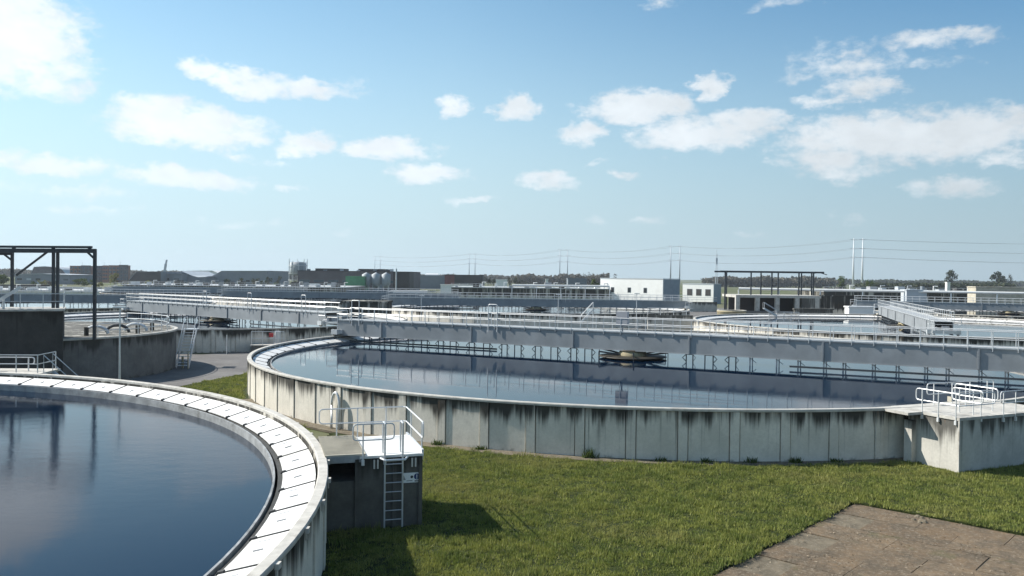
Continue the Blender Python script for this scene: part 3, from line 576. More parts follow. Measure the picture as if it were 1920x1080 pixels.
# ------------------------------------------------------------------ railings, ladders and platforms
def rail_run(parent, pts, posts, h=1.0, r=.024, drop=0.0, mat='galv_white', loop=True, mid=.5):
    """pts: corner points on deck level; posts: list of points; rounded ends turn down into a loop."""
    P = [Vector(p) for p in pts]
    for z in (h, h * mid): MB().tube([p + Vector((0, 0, z)) for p in P], r, 6).build('rail', mat, parent)
    if loop:
        for e, nx in ((P[0], P[1]), (P[-1], P[-2])):
            d = (e - nx).normalized() * .14
            MB().tube([e + Vector((0, 0, h))] + arc(e + Vector((0, 0, h)), e + d + Vector((0, 0, h - .14)), e + d + Vector((0, 0, h)), 3) + [e + d + Vector((0, 0, h * mid + .14))] + arc(e + d + Vector((0, 0, h * mid + .14)), e + Vector((0, 0, h * mid)), e + d + Vector((0, 0, h * mid)), 3), r, 6).build('rail_end', mat, parent)
    for p in posts:
        p = Vector(p); m = MB().tube([p + Vector((0, 0, -drop)), p + Vector((0, 0, h))], r * 1.05, 6)
        if drop: m.beam(p + Vector((0, 0, -drop - .03)), p + Vector((0, 0, -drop + .14)), .09, .09)
        m.build('post', mat, parent)
def ladder(parent, p, wdir, out, z0, z1, w=.5, mat='galv', top_out=0.0, step=.29):
    p = Vector(p); wd = Vector(wdir).normalized() * w / 2; ld = put('ladder', MB().beam(p + wd + Vector((0, 0, z0)), p + wd + Vector((0, 0, z1)), .05, .03, wdir).mesh('ladder', mat), parent)
    for sg in (-1, 1): MB().tube([p + wd * sg + Vector((0, 0, z0)), p + wd * sg + Vector((0, 0, z1))], .03, 6).build('stringer', mat, ld)
    z = z0 + .25
    while z < z1 - (1.0 if top_out else .1): MB().tube([p - wd + Vector((0, 0, z)), p + wd + Vector((0, 0, z))], .016, 5).build('rung', mat, ld); z += step
    return ld
# platform on tank A (local x radial outwards from the tank centre, y tangential)
PAL = (TA[0] - BLK_A[4] * math.sin(BLK_A[0]), TA[1] + BLK_A[4] * math.cos(BLK_A[0]), 0)
pa = thing('access_platform', 'concrete access platform with ladder and steel railing beside the lawn', 'platform', PAL, BLK_A[0])
hw = BLK_A[3]; r0, r1 = 28.84, BLK_A[2]; rm = 29.95
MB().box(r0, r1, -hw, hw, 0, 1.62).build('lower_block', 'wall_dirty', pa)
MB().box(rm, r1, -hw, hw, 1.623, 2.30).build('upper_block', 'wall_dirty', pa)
MB().box(rm + .02, r1 + .04, -hw - .04, hw + .04, 2.303, 2.38).build('slab', 'cover', pa)
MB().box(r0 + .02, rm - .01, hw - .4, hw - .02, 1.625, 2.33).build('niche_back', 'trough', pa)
MB().box(r0 + .03, rm - .01, -hw + .02, hw - .03, 2.335, 2.385).build('niche_light_stop', 'trough', pa)  # added plate that keeps light from the grating out, so the niche stays dark
for x in (rm - .12, rm + 1.05, r1 - .02 - .1): MB().box(x, x + .12, -hw - .07, -hw - .003, 0, 2.29).build('pilaster', 'wall_dirty', pa)
gr = MB().box(r0 + .08, rm + .18, -hw + .0, -hw + .05, 2.39, 2.45).box(r0 + .08, rm + .18, hw - .05, hw, 2.39, 2.45).build('grating', 'beige', pa)
for k in range(42): MB().box(r0 + .08, rm + .18, -hw + .06 + k * .0705, -hw + .085 + k * .0705, 2.40, 2.45).build('grating_bar', 'beige', gr)
for k in range(7): MB().box(r0 + .1 + k * .2, r0 + .13 + k * .2, -hw + .05, hw - .05, 2.403, 2.44).build('cross_bar', 'beige', gr)
MB().box(r0 + .1, rm + .1, -hw - .03, -hw - .003, 2.2, 2.40).build('edge_beam', 'weir', pa)
zt = 2.38
rail_run(pa, [(r0 + .25, hw, zt), (r1 - .1, hw, zt), (r1, hw - .1, zt), (r1, -hw + .0, zt)], [(r0 + .7, hw, zt), (rm + .3, hw, zt), (r1 - .7, hw, zt), (r1 + .03, hw - .9, zt), (r1 + .03, -hw + .25, zt)], 1.0, drop=.22)
rail_run(pa, [(rm - .05, -hw - .04, zt), (rm + .95, -hw - .04, zt)], [(rm + .12, -hw - .05, zt), (rm + .8, -hw - .05, zt)], 1.0, drop=.25)
MB().box(r1 - .02, r1 + .05, -hw + .0, hw - .1, 2.385, 2.50).build('toe_board', 'galv_white', pa)
lx = r1 - .92
ladder(pa, (lx, -hw - .12, 0), (1, 0, 0), (0, -1, 0), .12, 3.38, .56, 'galv', top_out=1)
for sg in (-1, 1): MB().tube([(lx + sg * .28, -hw - .12, 3.36)] + arc((lx + sg * .28, -hw - .12, 3.36), (lx + sg * .28, -hw + .35, 3.36), (lx + sg * .28, -hw + .1, 3.42), 3) + [(lx + sg * .28, -hw + .35, 2.39)], .03, 6).build('grab_rail', 'galv', pa)
MB().tube([(lx - .42, -hw - .16, 2.32), (lx - .3, -hw - .42, 2.3), (lx + .3, -hw - .42, 2.3), (lx + .42, -hw - .16, 2.32)], .035, 6).build('ladder_hoop', 'galv_white', pa)
for x in (rm + .5, r1 - .3, rm + .61, r1 - .19): MB().box(x - .05, x + .0, -hw - .05, -hw - .004, 1.97, 2.25).build('rail_clamp', 'galv', pa)
# warning sign right of the ladder
sg = thing('warning_sign', 'small white pictogram sign with blue disc beside the platform ladder', 'sign', PAL, BLK_A[0])
sx, sz = r1 - .33, 1.62; y = -hw - .012
MB().box(sx - .29, sx + .29, y - .01, y + .009, sz - .15, sz + .16).build('plate', 'signwhite', sg)
def disc(cx, cz, r, y0, mat, name, n=20):
    m = MB(); m.v = [(cx + r * math.cos(2 * PI * i / n), y0, cz + r * math.sin(2 * PI * i / n)) for i in range(n)]; m.f = [tuple(range(n))]; return m.build(name, mat, sg)
disc(sx + .16, sz + .035, .095, y - .013, 'signblue', 'blue_disc')
MB().box(sx + .148, sx + .172, y - .017, y - .014, sz + .0, sz + .10).box(sx + .148, sx + .172, y - .017, y - .014, sz - .035, sz - .012).build('exclamation_mark', 'signwhite', sg)
MB().box(sx - .17, sx + .02, y - .014, y - .011, sz - .10, sz - .08).build('text_bar', 'signblack', sg)
disc(sx - .0, sz + .03, .045, y - .013, 'signblack', 'pictogram')
m = MB(); m.v = [(sx - .29, y - .013, sz + .15), (sx - .19, y - .013, sz - .06), (sx - .29, y - .013, sz - .06)]; m.f = [(0, 1, 2)]; m.build('dark_corner', 'weir', sg)
MB().box(sx + .09, sx + .24, y - .014, y - .011, sz - .13, sz - .075).build('text_bar', 'weir', sg)
# platform on tank B, right
pb = thing('access_platform', 'pale concrete platform with white railings beside dark-streaked tank wall', 'platform', (CB.x, CB.y, 0), math.atan2(BT.y, BT.x))
# local x sideways along the front, local -y outwards
MB().box(0, 6.2, 0, 2.5, 0, 2.26).build('block', 'wall_white', pb)
MB().box(-.05, 6.25, -.05, 3.4, 2.263, 2.385).build('slab', 'coping', pb)
MB().box(-.9, -.053, 1.75, 3.4, 2.263, 2.375).build('step_slab', 'coping', pb)
MB().box(-.30, -.003, 2.05, 2.45, 0, 1.95).build('buttress', 'wall_white', pb)
MB().box(-.06, .0, -.06, .0, 0, 2.255).build('corner_bead', 'coping', pb)
z = 2.385
rail_run(pb, [(-.02, 1.95, z), (-.02, .0, z), (.08, -.02, z), (2.0, -.02, z)], [(-.06, 1.75, z), (-.06, .95, z), (-.06, .12, z)], .98, drop=.28)
rail_run(pb, [(1.3, .05, z), (1.3, 1.2, z)], [(1.3, .0, z), (1.3, .35, z), (1.3, 1.0, z)], 1.05, drop=.2)
rail_run(pb, [(2.6, -.05, z), (6.2, -.05, z)], [(2.62, -.07, z), (3.4, -.07, z), (4.6, -.07, z), (6, -.07, z)], .98, drop=.28)
rail_run(pb, [(3.0, .6, z), (3.0, 2.4, z)], [(3.0, .7, z), (3.0, 2.0, z)], 1.0, drop=0)
rail_run(pb, [(1.9, 3.0, z), (6.1, 3.0, z)], [(2.2, 3.0, z), (3.4, 3.0, z), (4.6, 3.0, z), (5.8, 3.0, z)], .98)
MB().box(-.1, -.085, .3, .5, z + .62, z + .84).build('tag_plate', 'beige', pb)
# arched vent pipe against tank B's wall
q = at(683, 800, 0); d = Vector((q.x - TB[0], q.y - TB[1], 0)).normalized(); tq = Vector((-d.y, d.x, 0)); o_ = Vector((TB[0], TB[1], 0)) + d * (RB + .2)
m = MB().tube([o_ - tq * .32, o_ - tq * .32 + Vector((0, 0, 1.35))] + arc(o_ - tq * .32 + Vector((0, 0, 1.35)), o_ + Vector((0, 0, 2.0)), o_ - tq * .28 + Vector((0, 0, 1.9)), 5) + arc(o_ + Vector((0, 0, 2.0)), o_ + tq * .32 + Vector((0, 0, 1.35)), o_ + tq * .28 + Vector((0, 0, 1.9)), 5) + [o_ + tq * .32], .07, 8)
tag(m.build('vent_pipe', 'galv_white', None, True), 'arched white pipe standing against the ribbed tank wall', 'pipe')
# ------------------------------------------------------------------ left side: covered round tank, blackened block, gantry, stair
TGc = (-40.3, 66.8)
gt = thing('covered_tank', 'low round concrete tank with flat deck in shade behind the railing', 'tank', (*TGc, 0))
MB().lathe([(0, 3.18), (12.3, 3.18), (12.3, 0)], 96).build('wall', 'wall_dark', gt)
MB().ring([(12.0, 3.14), (12.42, 3.14), (12.42, 3.28), (12.0, 3.28)], 96).build('rim', 'coping', gt)
MB().lathe([(0, 3.21), (11.98, 3.21), (11.98, 3.0)], 72).build('deck', 'wall_white', gt)
for k, (a, r) in enumerate(((-.95, 11.2), (-.15, 11.0), (.2, 10.6), (-.5, 9.5))):
    MB().tube([(r * math.cos(a), r * math.sin(a), 3.2), (r * math.cos(a), r * math.sin(a), 3.85)], .17, 8).build('bollard', 'wall_dark', gt)
rp = [(11.7 * math.cos(a), 11.7 * math.sin(a), 3.2) for a in np.linspace(-.55, 1.2, 12)]
rail_run(gt, rp, rp[::1], 1.0, .03, mat='galv', loop=False)
for k, (a, r) in enumerate(((-.1, 9.0), (-.32, 8.6), (.1, 9.6))):
    m = MB().tube([(r * math.cos(a) + .9 * math.cos(t), r * math.sin(a), 3.25 + .55 * math.sin(t)) for t in np.linspace(0, PI, 9)], .12, 8); m.build('pipe_bend', 'darksteel' if k == 0 else 'galv', gt)
bx = thing('concrete_block', 'tall blackened concrete block with railings on its top', 'building', (-31.0, 57.2, 0), R_(27))
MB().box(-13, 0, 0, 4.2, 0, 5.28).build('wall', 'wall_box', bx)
MB().box(-13.1, .1, -.1, 4.3, 5.283, 5.42).build('roof_slab', 'coping', bx)
ps = [(x, .1, 5.42) for x in np.arange(-12, .1, 1.35)]
rail_run(bx, [(-12, .1, 5.42), (0, .1, 5.42), (0, 4.1, 5.42)], ps + [(0, y, 5.42) for y in (1.5, 2.8, 4.1)], 1.05, .028, mat='galv', loop=False)
bs = MB().beam((-4.6, .9, 5.45), (-2.6, .9, 6.9), .06, .2).build('stair', 'galv', bx); MB().beam((-4.6, 1.7, 5.45), (-2.6, 1.7, 6.9), .06, .2).build('stringer', 'galv', bs)
for k in range(6): MB().box(-4.5 + k * .34, -4.2 + k * .34, .93, 1.67, 5.62 + k * .24, 5.66 + k * .24).build('tread', 'galv', bs)
for k in range(5): MB().tube([(-7.2 + k * .9, 1.1 + .3 * (k % 2), 5.43), (-7.2 + k * .9, 1.1 + .3 * (k % 2), 5.95 + .15 * (k % 3))], .09, 6).build('valve', 'galv', bx)
# gantry
gy = 58.6
def zpx(x, y, Y): return atY(x, y, Y)
ga = thing('crane_gantry', 'dark steel crane gantry frame standing on the concrete block', 'gantry', (-35, gy, 0))
def gl(x, y, Y=gy): q = atY(x, y, Y); return (q.x + 35, q.y - gy, q.z)
a = gl(178, 470); b = gl(178, 640); MB().beam((a[0], 0, 3.21), (a[0], 0, a[2]), .19, .19).build('column', 'darksteel', ga)
for xx in (96, 104): a = gl(xx, 466); MB().beam((a[0], .3, 5.42), (a[0], .3, a[2]), .17, .17).build('column', 'darksteel', ga)
a = gl(23, 476, gy + 1.2); MB().beam((a[0], 1.2, 5.42), (a[0], 1.2, a[2]), .17, .17).build('column', 'darksteel', ga)
for (y0, y1, xs, xe, w) in ((461.5, 463.5, -160, 172, .16), (469, 470.5, -160, 180, .30)): p, q = gl(xs, y0), gl(xe, y1); MB().beam((p[0], 0, p[2]), (q[0], 0, q[2]), .25, w).build('beam', 'darksteel', ga)
p, q = gl(-160, 476, gy + 1.2), gl(25, 476, gy + 1.2); MB().beam((p[0], 1.2, p[2]), (q[0], 1.2, q[2]), .22, .18).build('beam', 'darksteel', ga)
for xx in (26, 100, 168, -60): p = gl(xx, 463); q = gl(xx, 469); MB().beam((p[0], 0, p[2]), (p[0], 0, q[2]), .14, .2).build('hanger', 'darksteel', ga)
p, q = gl(26, 516), gl(89, 471); MB().beam((p[0], .3, p[2]), (q[0], .1, q[2]), .12, .12).build('brace', 'darksteel', ga)
p, q = gl(162, 471), gl(177, 485); MB().beam(p, q, .12, .12).build('brace', 'darksteel', ga)
p, q = gl(8, 477, gy + 1.2), gl(22, 488, gy + 1.2); MB().beam((p[0], 1.2, p[2]), (q[0], 1.2, q[2]), .1, .12).build('brace', 'darksteel', ga)
# low steel platform behind tank A
lp = thing('service_platform', 'low steel service platform with railings and short stair behind the near tank', 'platform', (-30.9, 48.8, 0), R_(4))
MB().box(-9, 3.4, -1.0, 1.4, 0, 1.95).build('base', 'wall_dark', lp)
MB().box(-9.1, 3.5, -1.1, 1.5, 1.953, 2.08).build('slab', 'coping', lp)
rail_run(lp, [(-9, -.9, 2.08), (3.3, -.9, 2.08), (3.3, 1.3, 2.08)], [(x, -.9, 2.08) for x in (-8, -6.5, -5, -3.5, -2, -.5, .8, 2.1, 3.3)] + [(3.3, 1.3, 2.08)], 1.05, .03, mat='galv', loop=False)
rail_run(lp, [(-3.5, .3, 2.08), (2.4, .3, 2.08)], [(-3.2, .3, 2.08), (-1.7, .3, 2.08), (-.2, .3, 2.08), (2.2, .3, 2.08)], .8, .035, mat='galv_white')
for k, x in enumerate((-5.4, -4.5, -.7)): MB().tube([(x, .5, 2.08), (x, .5, 2.75 + .5 * (k == 2))], .07, 6).tube([(x - .28, .5, 2.75 + .75 * (k == 2)), (x + .28, .5, 2.75 + .75 * (k == 2))], .11, 8).build('valve', 'galv_white', lp)
ss = MB().beam((3.5, -.6, 2.0), (5.6, -.6, .1), .06, .22).build('stair', 'galv', lp); MB().beam((3.5, .5, 2.0), (5.6, .5, .1), .06, .22).build('stringer', 'galv', ss)
for y in (-.6, .5): MB().tube([(3.5, y, 2.05), (3.5, y, 3.1), (5.6, y, 1.15), (5.6, y, .1)], .03, 5).build('rail', 'galv', ss)
for k in range(7): MB().box(3.55 + k * .3, 3.8 + k * .3, -.57, .47, 1.84 - k * .265, 1.87 - k * .265).build('tread', 'galv', ss)
# lamp posts
def lamp(label, x, yb, yt, Y, r=.05, head='hook', zb=0., mat='galv'):
    q = atY(x, yt, Y); b = Vector((q.x, q.y, zb)); t = thing('lamp_post', label, 'lamp post', b)
    h = q.z - zb; MB().tube([(0, 0, 0), (0, 0, h)], [r * 1.3, r * .8], 8).build('pole', mat, t)
    MB().box(-.35, .35, -.12, .12, h, h + .1).build('lamp_head', 'white', t)
lamp('thin grey lamp post in front of the shaded round tank', 225, 712, 577, 52, .055)
lamp('slim lamp post with white head behind the bridge, over white tank wall', 790, 0, 555, 118, .05)
lamp('slim white-headed lamp post next to the dark blue bridge feed well', 1047, 0, 553, 112, .05)
lamp('slim lamp post before the white flat-roofed building', 1194, 0, 551, 108, .05)
# stair at the covered tank
st = thing('steel_stair', 'galvanised steel stair rising beside the shaded round tank wall', 'stair', (-27.5, 69.2, 0), R_(94))
# local x runs away from the camera, up towards the deck
for y in (-.5, .5):
    MB().beam((0, y, .1), (2.2, y, 3.2), .06, .24).build('stringer', 'galv_white', st)
    MB().tube([(0, y, .1), (0, y, 1.1), (2.2, y, 4.2), (2.9, y, 4.2), (2.9, y, 3.2)], .035, 6).build('rail', 'galv_white', st)
for k in range(13): MB().box(k * .17, k * .17 + .22, -.5, .5, .24 + k * .24, .28 + k * .24).build('tread', 'galv', st)
MB().box(2.2, 3.2, -.5, .5, 3.14, 3.2).build('landing', 'galv', st)
MB().tube([(-.1, -.5, 0), (-.1, -.5, 1.3), (.6, -.5, 1.6)], .05, 6).tube([(.4, .1, 0), (.4, .1, 1.0)], .1, 6).build('pipe', 'tan', st)
# platform of tank C (railing with red lifebuoy)
q = at(500, 663, 0)
pc = thing('access_platform', 'steel railed walkway with red lifebuoy box by the shaded tank wall', 'platform', (q.x, q.y + .3, 0), R_(8))
MB().box(-1.6, 1.7, 0, 1.8, .0, .75).build('base', 'wall_dark', pc); MB().box(-1.7, 1.8, -.1, 1.9, .753, .85).build('slab', 'coping', pc)
rail_run(pc, [(-1.6, 0, .85), (1.6, 0, .85)], [(-1.6, 0, .85), (-.5, 0, .85), (.6, 0, .85), (1.6, 0, .85)], 1.35, .03, mat='galv_white', loop=False)
MB().box(.05, .45, .5, .8, 1.6, 2.0).build('lifebuoy_box', 'red', pc); MB().tube([(.9, .6, .85), (.9, .6, 2.2)], .3, 10).build('drum', 'galv', pc)
q = at(425, 664, 0); tag(MB().tube([(q.x, q.y, 0), (q.x, q.y, 1.9)], .05, 6).build('pipe_stand', 'galv'), 'thin grey standpipe at the tank wall beside the road', 'pipe')
q = at(441, 660, 0); tag(MB().lathe([(0, .95), (.14, .93), (.16, .85), (.16, 0)], 10, q.x, q.y).build('bollard', 'tan'), 'short tan bollard on the asphalt near the shaded tank', 'bollard')
# ------------------------------------------------------------------ middle distance
def pbox(name, label, cat, x0, x1, ytop, Y, depth, mat, zb=0., rz=0., roofmat=None, group=None, ztop=None):
    """box thing whose camera-side face spans photo columns x0..x1 at distance Y"""
    a, b = atY(x0, ytop, Y), atY(x1, ytop, Y); zt = ztop if ztop is not None else (a.z + b.z) / 2; w = b.x - a.x
    t = thing(name, label, cat, ((a.x + b.x) / 2, Y, zb), rz, group)
    MB().box(-w / 2, w / 2, 0, depth, 0, zt - zb).build('wall', mat, t)
    MB().box(-w / 2 - .15, w / 2 + .15, -.15, depth + .15, zt - zb + .003, zt - zb + .25).build('roof', roofmat or mat, t)
    t['w'] = w; t['h'] = zt - zb; return t
def windows(t, n, z, ww, wh, mat='glass', xs=None, y=-.06):
    w = t['w']
    for k in range(n):
        x = xs[k] if xs else -w / 2 + w * (k + .5) / n
        f = MB().box(x - ww / 2, x + ww / 2, y, .02, z, z + wh).build('window', 'greyclad', t); MB().box(x - ww / 2 + .08, x + ww / 2 - .08, y - .02, y - .003, z + .08, z + wh - .08).build('pane', mat, f)
t = pbox('valve_chamber', 'plain grey concrete chamber behind the end of the pale bridge', 'building', 641, 724, 568, 124, 6, 'wall'); 
# white building on the plant grid
def gridbuilding(name, label, corner_px, Y, L1, L2, H, mat1, mat2, wins, winmat, win_z, ww, wh):
    q = atY(corner_px, 530, Y); t = thing(name, label, 'building', (q.x, Y, 0), math.atan2(V.y, V.x))
    # local +x runs along V (away to the left), local -y runs along U (away to the right)
    MB().box(0, L1, -.3, 0, 0, H).build('front_wall', mat1, t); MB().box(0, L1, -L2, -.303, 0, H - .05).build('body', mat2, t)
    MB().box(-.1, L1 + .1, -L2 - .1, .1, H + .003, H + .2).build('roof', 'paleclad', t)
    for x in wins:
        f = MB().box(x - ww / 2, x + ww / 2, -.1, .05, win_z, win_z + wh).build('window', 'greyclad', t); MB().box(x - ww / 2 + .12, x + ww / 2 - .12, .053, .08, win_z + .12, win_z + wh - .12).build('pane', winmat, f)
    return t
wb = gridbuilding('white_building', 'flat-roofed white block building with three small square windows', 1243, 250, 23.4, 9.6, 7.9, 'white', 'white_shaded', (6.3, 12.2, 18.6), 'glass', 3.6, 1.25, 1.6)
gridbuilding('white_annex', 'small white annex with three brown openings beside the shaded side wall', 1338, 270, 11.5, 5, 6.4, 'white', 'white_shaded', (2.0, 5.4, 8.8), 'darkclad', 2.6, 2.0, 2.2)
# open concrete hall with its steel gantry
hq = atY(1380, 552, 180); hx1 = atY(1540, 552, 180).x
hall = thing('open_hall', 'open concrete hall with dark bays below a steel gantry', 'building', (hq.x, 180, 0)); w = hx1 - hq.x
MB().box(0, w, 0, 12, 4.15, 4.7).build('roof_slab', 'coping', hall); MB().box(0, w, 6, 6.3, 0, 4.14).build('back_wall', 'darkclad', hall)
for k in range(5): x = w * k / 4.3; MB().box(x, x + .9, 0, .9, 0, 4.14).build('pillar', 'coping', hall)
MB().box(w * .78, w, .1, 6, 0, 4.14).build('end_wall', 'wall_white', hall); MB().box(0, w, -.4, -.1, 0, 1.3).build('plinth', 'wall_dark', hall)
g2 = thing('steel_gantry', 'long dark steel gantry frame on slender legs above the open hall', 'gantry', (atY(1350, 510, 184).x, 184, 0)); ww_ = atY(1545, 510, 184).x - atY(1350, 510, 184).x
zt2 = atY(1450, 510, 184).z
for y in (0, 5): MB().beam((0, y, zt2), (ww_, y, zt2), .3, .38).build('beam', 'darksteel', g2)
for k, fx in enumerate((.05, .12, .30, .46, .50, .63, .76, .86, .90, .96)): MB().beam((ww_ * fx, 5 * (k % 2), 0 if fx < .15 else 4.7), (ww_ * fx, 5 * (k % 2), zt2 - .2), .26, .26).build('leg', 'darksteel', g2)
for fx in (.3, .5, .9): MB().beam((ww_ * fx, 0, zt2), (ww_ * fx, 5, zt2), .2, .25).build('cross_beam', 'darksteel', g2)
MB().beam((ww_ * .97, 0, zt2 - .1), (ww_ * 1.03, 0, zt2 - .5), .2, .15).build('bracket', 'darksteel', g2)
pbox('retaining_wall', 'grey concrete wall right of the open hall', 'wall', 1541, 1655, 556, 182, 1.0, 'wall')
pbox('retaining_wall', 'low pale concrete wall at the foot of the open hall', 'wall', 1490, 1562, 581, 150, .6, 'wall_white')
t = thing('round_sump', 'small weathered tan round concrete sump by the open hall', 'tank', (*atY(1372, 580, 150).xy, 0)); MB().lathe([(0, 2.3), (2.4, 2.3), (2.6, 2.4), (2.65, 2.2), (2.55, 2.1), (2.55, 0)], 28).build('wall', 'tan', t, True); MB().ring([(2.3, 2.42), (2.6, 2.42), (2.6, 2.5), (2.3, 2.5)], 28).build('rim', 'coping', t)
# white pipeline on trestles
pl = thing('pipeline', 'long white pipeline on trestles across the plant', 'pipe', (0, 205, 0))
p, q = atY(1385, 541, 212), atY(2050, 552, 190); MB().tube([(p.x, 7, p.z), (q.x, -15, q.z)], .30, 10).build('pipe', 'white', pl)
for k in range(9):
    f = k / 8; x = p.x + (q.x - p.x) * f; zz_ = p.z + (q.z - p.z) * f; MB().box(x - .12, x + .12, 7 - 22 * f - .12, 7 - 22 * f + .12, 0, zz_ - .3).build('trestle', 'white', pl)
p, q = atY(960, 535, 240), atY(1143, 537, 240); pl2 = thing('pipeline', 'white pipeline left of the white flat-roofed building', 'pipe', (0, 240, 0)); MB().tube([(p.x, 0, p.z), (q.x, 0, q.z)], .3, 10).build('pipe', 'white', pl2)
for k in range(5): x = p.x + (q.x - p.x) * k / 4; MB().box(x - .1, x + .1, -.1, .1, 0, p.z - .28).build('trestle', 'white', pl2)
# pale walls and low boxes among the far tanks
for (x0, x1, yt, Y, dep, mat, nm, lb, ct) in (
    (1830, 1990, 540, 215, 4, 'beige', 'low_building', 'low beige rendered building under the pipeline', 'building'),
    (1700, 1738, 545, 200, 3, 'paleclad', 'filter_house', 'small pale plant room standing at the pipeline', 'building'),
    (1592, 1640, 577, 152, 2, 'white', 'inlet_box', 'white concrete inlet box on the grass beside the end-on bridge', 'box'),
    (733, 800, 546, 235, 2, 'white', 'low_wall', 'long low white wall in front of the far grey tanks', 'wall'),
    (826, 905, 535, 300, 3, 'white', 'low_wall', 'white low wall below the dark red shed', 'wall'),
    (650, 735, 547, 215, 2, 'greyclad', 'low_wall', 'grey low wall below the three silos', 'wall'),
    (930, 951, 525, 330, 5, 'white', 'site_cabin', 'small white flat-roofed cabin before the dark trees', 'cabin'),
    (1023, 1028, 524, 330, 1.5, 'white', 'vent_stack', 'short white stack left of the flat-roofed white building', 'stack'),
    (1776, 1782, 530, 330, 1.5, 'white', 'vent_stack', 'short white stack beside the lone round tree', 'stack'),
    (1065, 1100, 523, 300, 8, 'greyclad', 'flat_shelter', 'flat dark shelter roof next to the white building', 'shelter'),
    (580, 595, 533, 330, 3, 'white', 'site_cabin', 'little white cabin beneath the long dark shed', 'cabin')):
    pbox(nm, lb, ct, x0, x1, yt, Y, dep, mat)
for (x0, x1, yt, Y, dep, lb) in ((846, 1142, 541, 262, 26, 'long low concrete basin with railing left of the white building'), (1545, 2080, 550, 232, 22, 'long low concrete basin under the white pipeline'), (230, 648, 537, 300, 40, 'long low concrete basin before the scrubby field'), (-120, 215, 545, 268, 30, 'long low dark basin behind the left gantry')):
    t = pbox('basin', lb, 'basin', x0, x1, yt, Y, dep, 'wall', roofmat='deck'); w = t['w']; h = t['h'] + .26
    rail_run(t, [(-w / 2, .1, h), (w / 2, .1, h)], [(x, .1, h) for x in np.arange(-w / 2, w / 2 + .1, 2.6)], 1.1, .05, loop=False)
    for k in range(int(w / 4)):
        x = -w / 2 + 2 + k * 4 + random.uniform(-1.5, 1.5); hh_ = random.uniform(.4, 1.7); MB().box(x, x + random.uniform(.6, 2.4), random.uniform(1, 3), random.uniform(3.4, 5), h, h + hh_).build('machine_box', random.choice(('white', 'cabinet', 'greyclad', 'paleclad', 'darkclad')), t)
        if k % 2: MB().tube([(x + 3, 2, h), (x + 3, 2, h + 1.6), (x + 4.2, 2, h + 1.6)], .16, 6).build('pipe', random.choice(('white', 'galv')), t)
# white stair against tank D, railings
def pstair(label, x0, y0, x1, y1, Y, cat='stair'):
    a, b = atY(x0, y0, Y), atY(x1, y1, Y); t = thing('steel_stair', label, cat, (a.x, Y, 0)); dx = b.x - a.x
    for y in (-.4, .4): MB().beam((0, y, a.z), (dx, y, b.z), .06, .22).tube([(0, y, a.z + 1), (dx, y, b.z + 1)], .035, 5).tube([(0, y, a.z), (0, y, a.z + 1)], .03, 5).tube([(dx, y, b.z), (dx, y, b.z + 1)], .03, 5).build('stringer', 'galv_white', t)
    for k in range(9): f = (k + .5) / 9; MB().box(dx * f - .12, dx * f + .12, -.4, .4, a.z + (b.z - a.z) * f - .02, a.z + (b.z - a.z) * f + .02).build('tread', 'galv_white', t)
    MB().tube([(dx, 0, 0), (dx, 0, b.z)], .08, 6).build('support', 'galv_white', t)
pstair('white steel stair climbing the wall behind the long grey bridge', 1088, 606, 1112, 580, 117)
pstair('light steel stair and rails in front of the open hall', 1432, 578, 1455, 592, 138)
rr = thing('railing', 'white pipe railing in front of the open hall', 'railing', (*atY(1470, 586, 138).xy, 0)); rail_run(rr, [(-2.5, 0, 1.6), (2.5, 0, 1.6)], [(x, 0, 1.6) for x in (-2.5, -1.2, 0, 1.2, 2.5)], 1.1, .05, loop=False)
for (lb, x0, x1, yy, Y, zz_) in (('galvanised railing along the far yard before the white building', 1110, 1345, 552, 205, 2.4), ('galvanised railing right of the dark blue bridge', 1215, 1300, 578, 128, 2.4), ('galvanised railing before the dark industrial shed', 640, 830, 552, 212, 2.4)):
    a, b = atY(x0, yy, Y), atY(x1, yy, Y); L = b.x - a.x; rr = thing('railing', lb, 'railing', ((a.x + b.x) / 2, Y, 0))
    MB().box(-L / 2, L / 2, 0, .4, 0, zz_).build('upstand', 'wall_white', rr); rail_run(rr, [(-L / 2, .2, zz_), (L / 2, .2, zz_)], [(x, .2, zz_) for x in np.arange(-L / 2, L / 2 + .1, 2.0)], 1.1, .045, loop=False)
# ------------------------------------------------------------------ far buildings
t = pbox('industrial_shed', 'long dark industrial shed with ribbon windows behind three silos', 'building', 558, 772, 509, 420, 40, 'purple', roofmat='darkclad'); windows(t, 8, 4.2, 5.2, 1.2, 'glassblue')
for k in range(6): MB().box(-t['w'] / 2 + 4 + k * 8.5, -t['w'] / 2 + 5.6 + k * 8.5, 2, 4, t['h'] + .26, t['h'] + random.uniform(.7, 1.8)).build('roof_unit', random.choice(('paleclad', 'galv', 'greyclad')), t)
for k in range(4): MB().box(-t['w'] / 2 + 3 + k * 12, -t['w'] / 2 + 7 + k * 12, -.15, -.004, 0, 3.4).build('door', random.choice(('paleclad', 'white', 'greyclad')), t)
for k in range(2): MB().box(-t['w'] / 2 + 8 + k * 22, -t['w'] / 2 + 22 + k * 22, 4, 20, t['h'] + .26, t['h'] + 1.4).build('roof_light', 'darkclad', t)
t = pbox('green_shed', 'green steel shed with white doorway posts', 'building', 648, 684, 519, 340, 10, 'green'); MB().box(-3.3, 3.3, -.12, -.003, 0, 3.2).build('door', 'darkclad', t)
sr = (685, 703, 722)
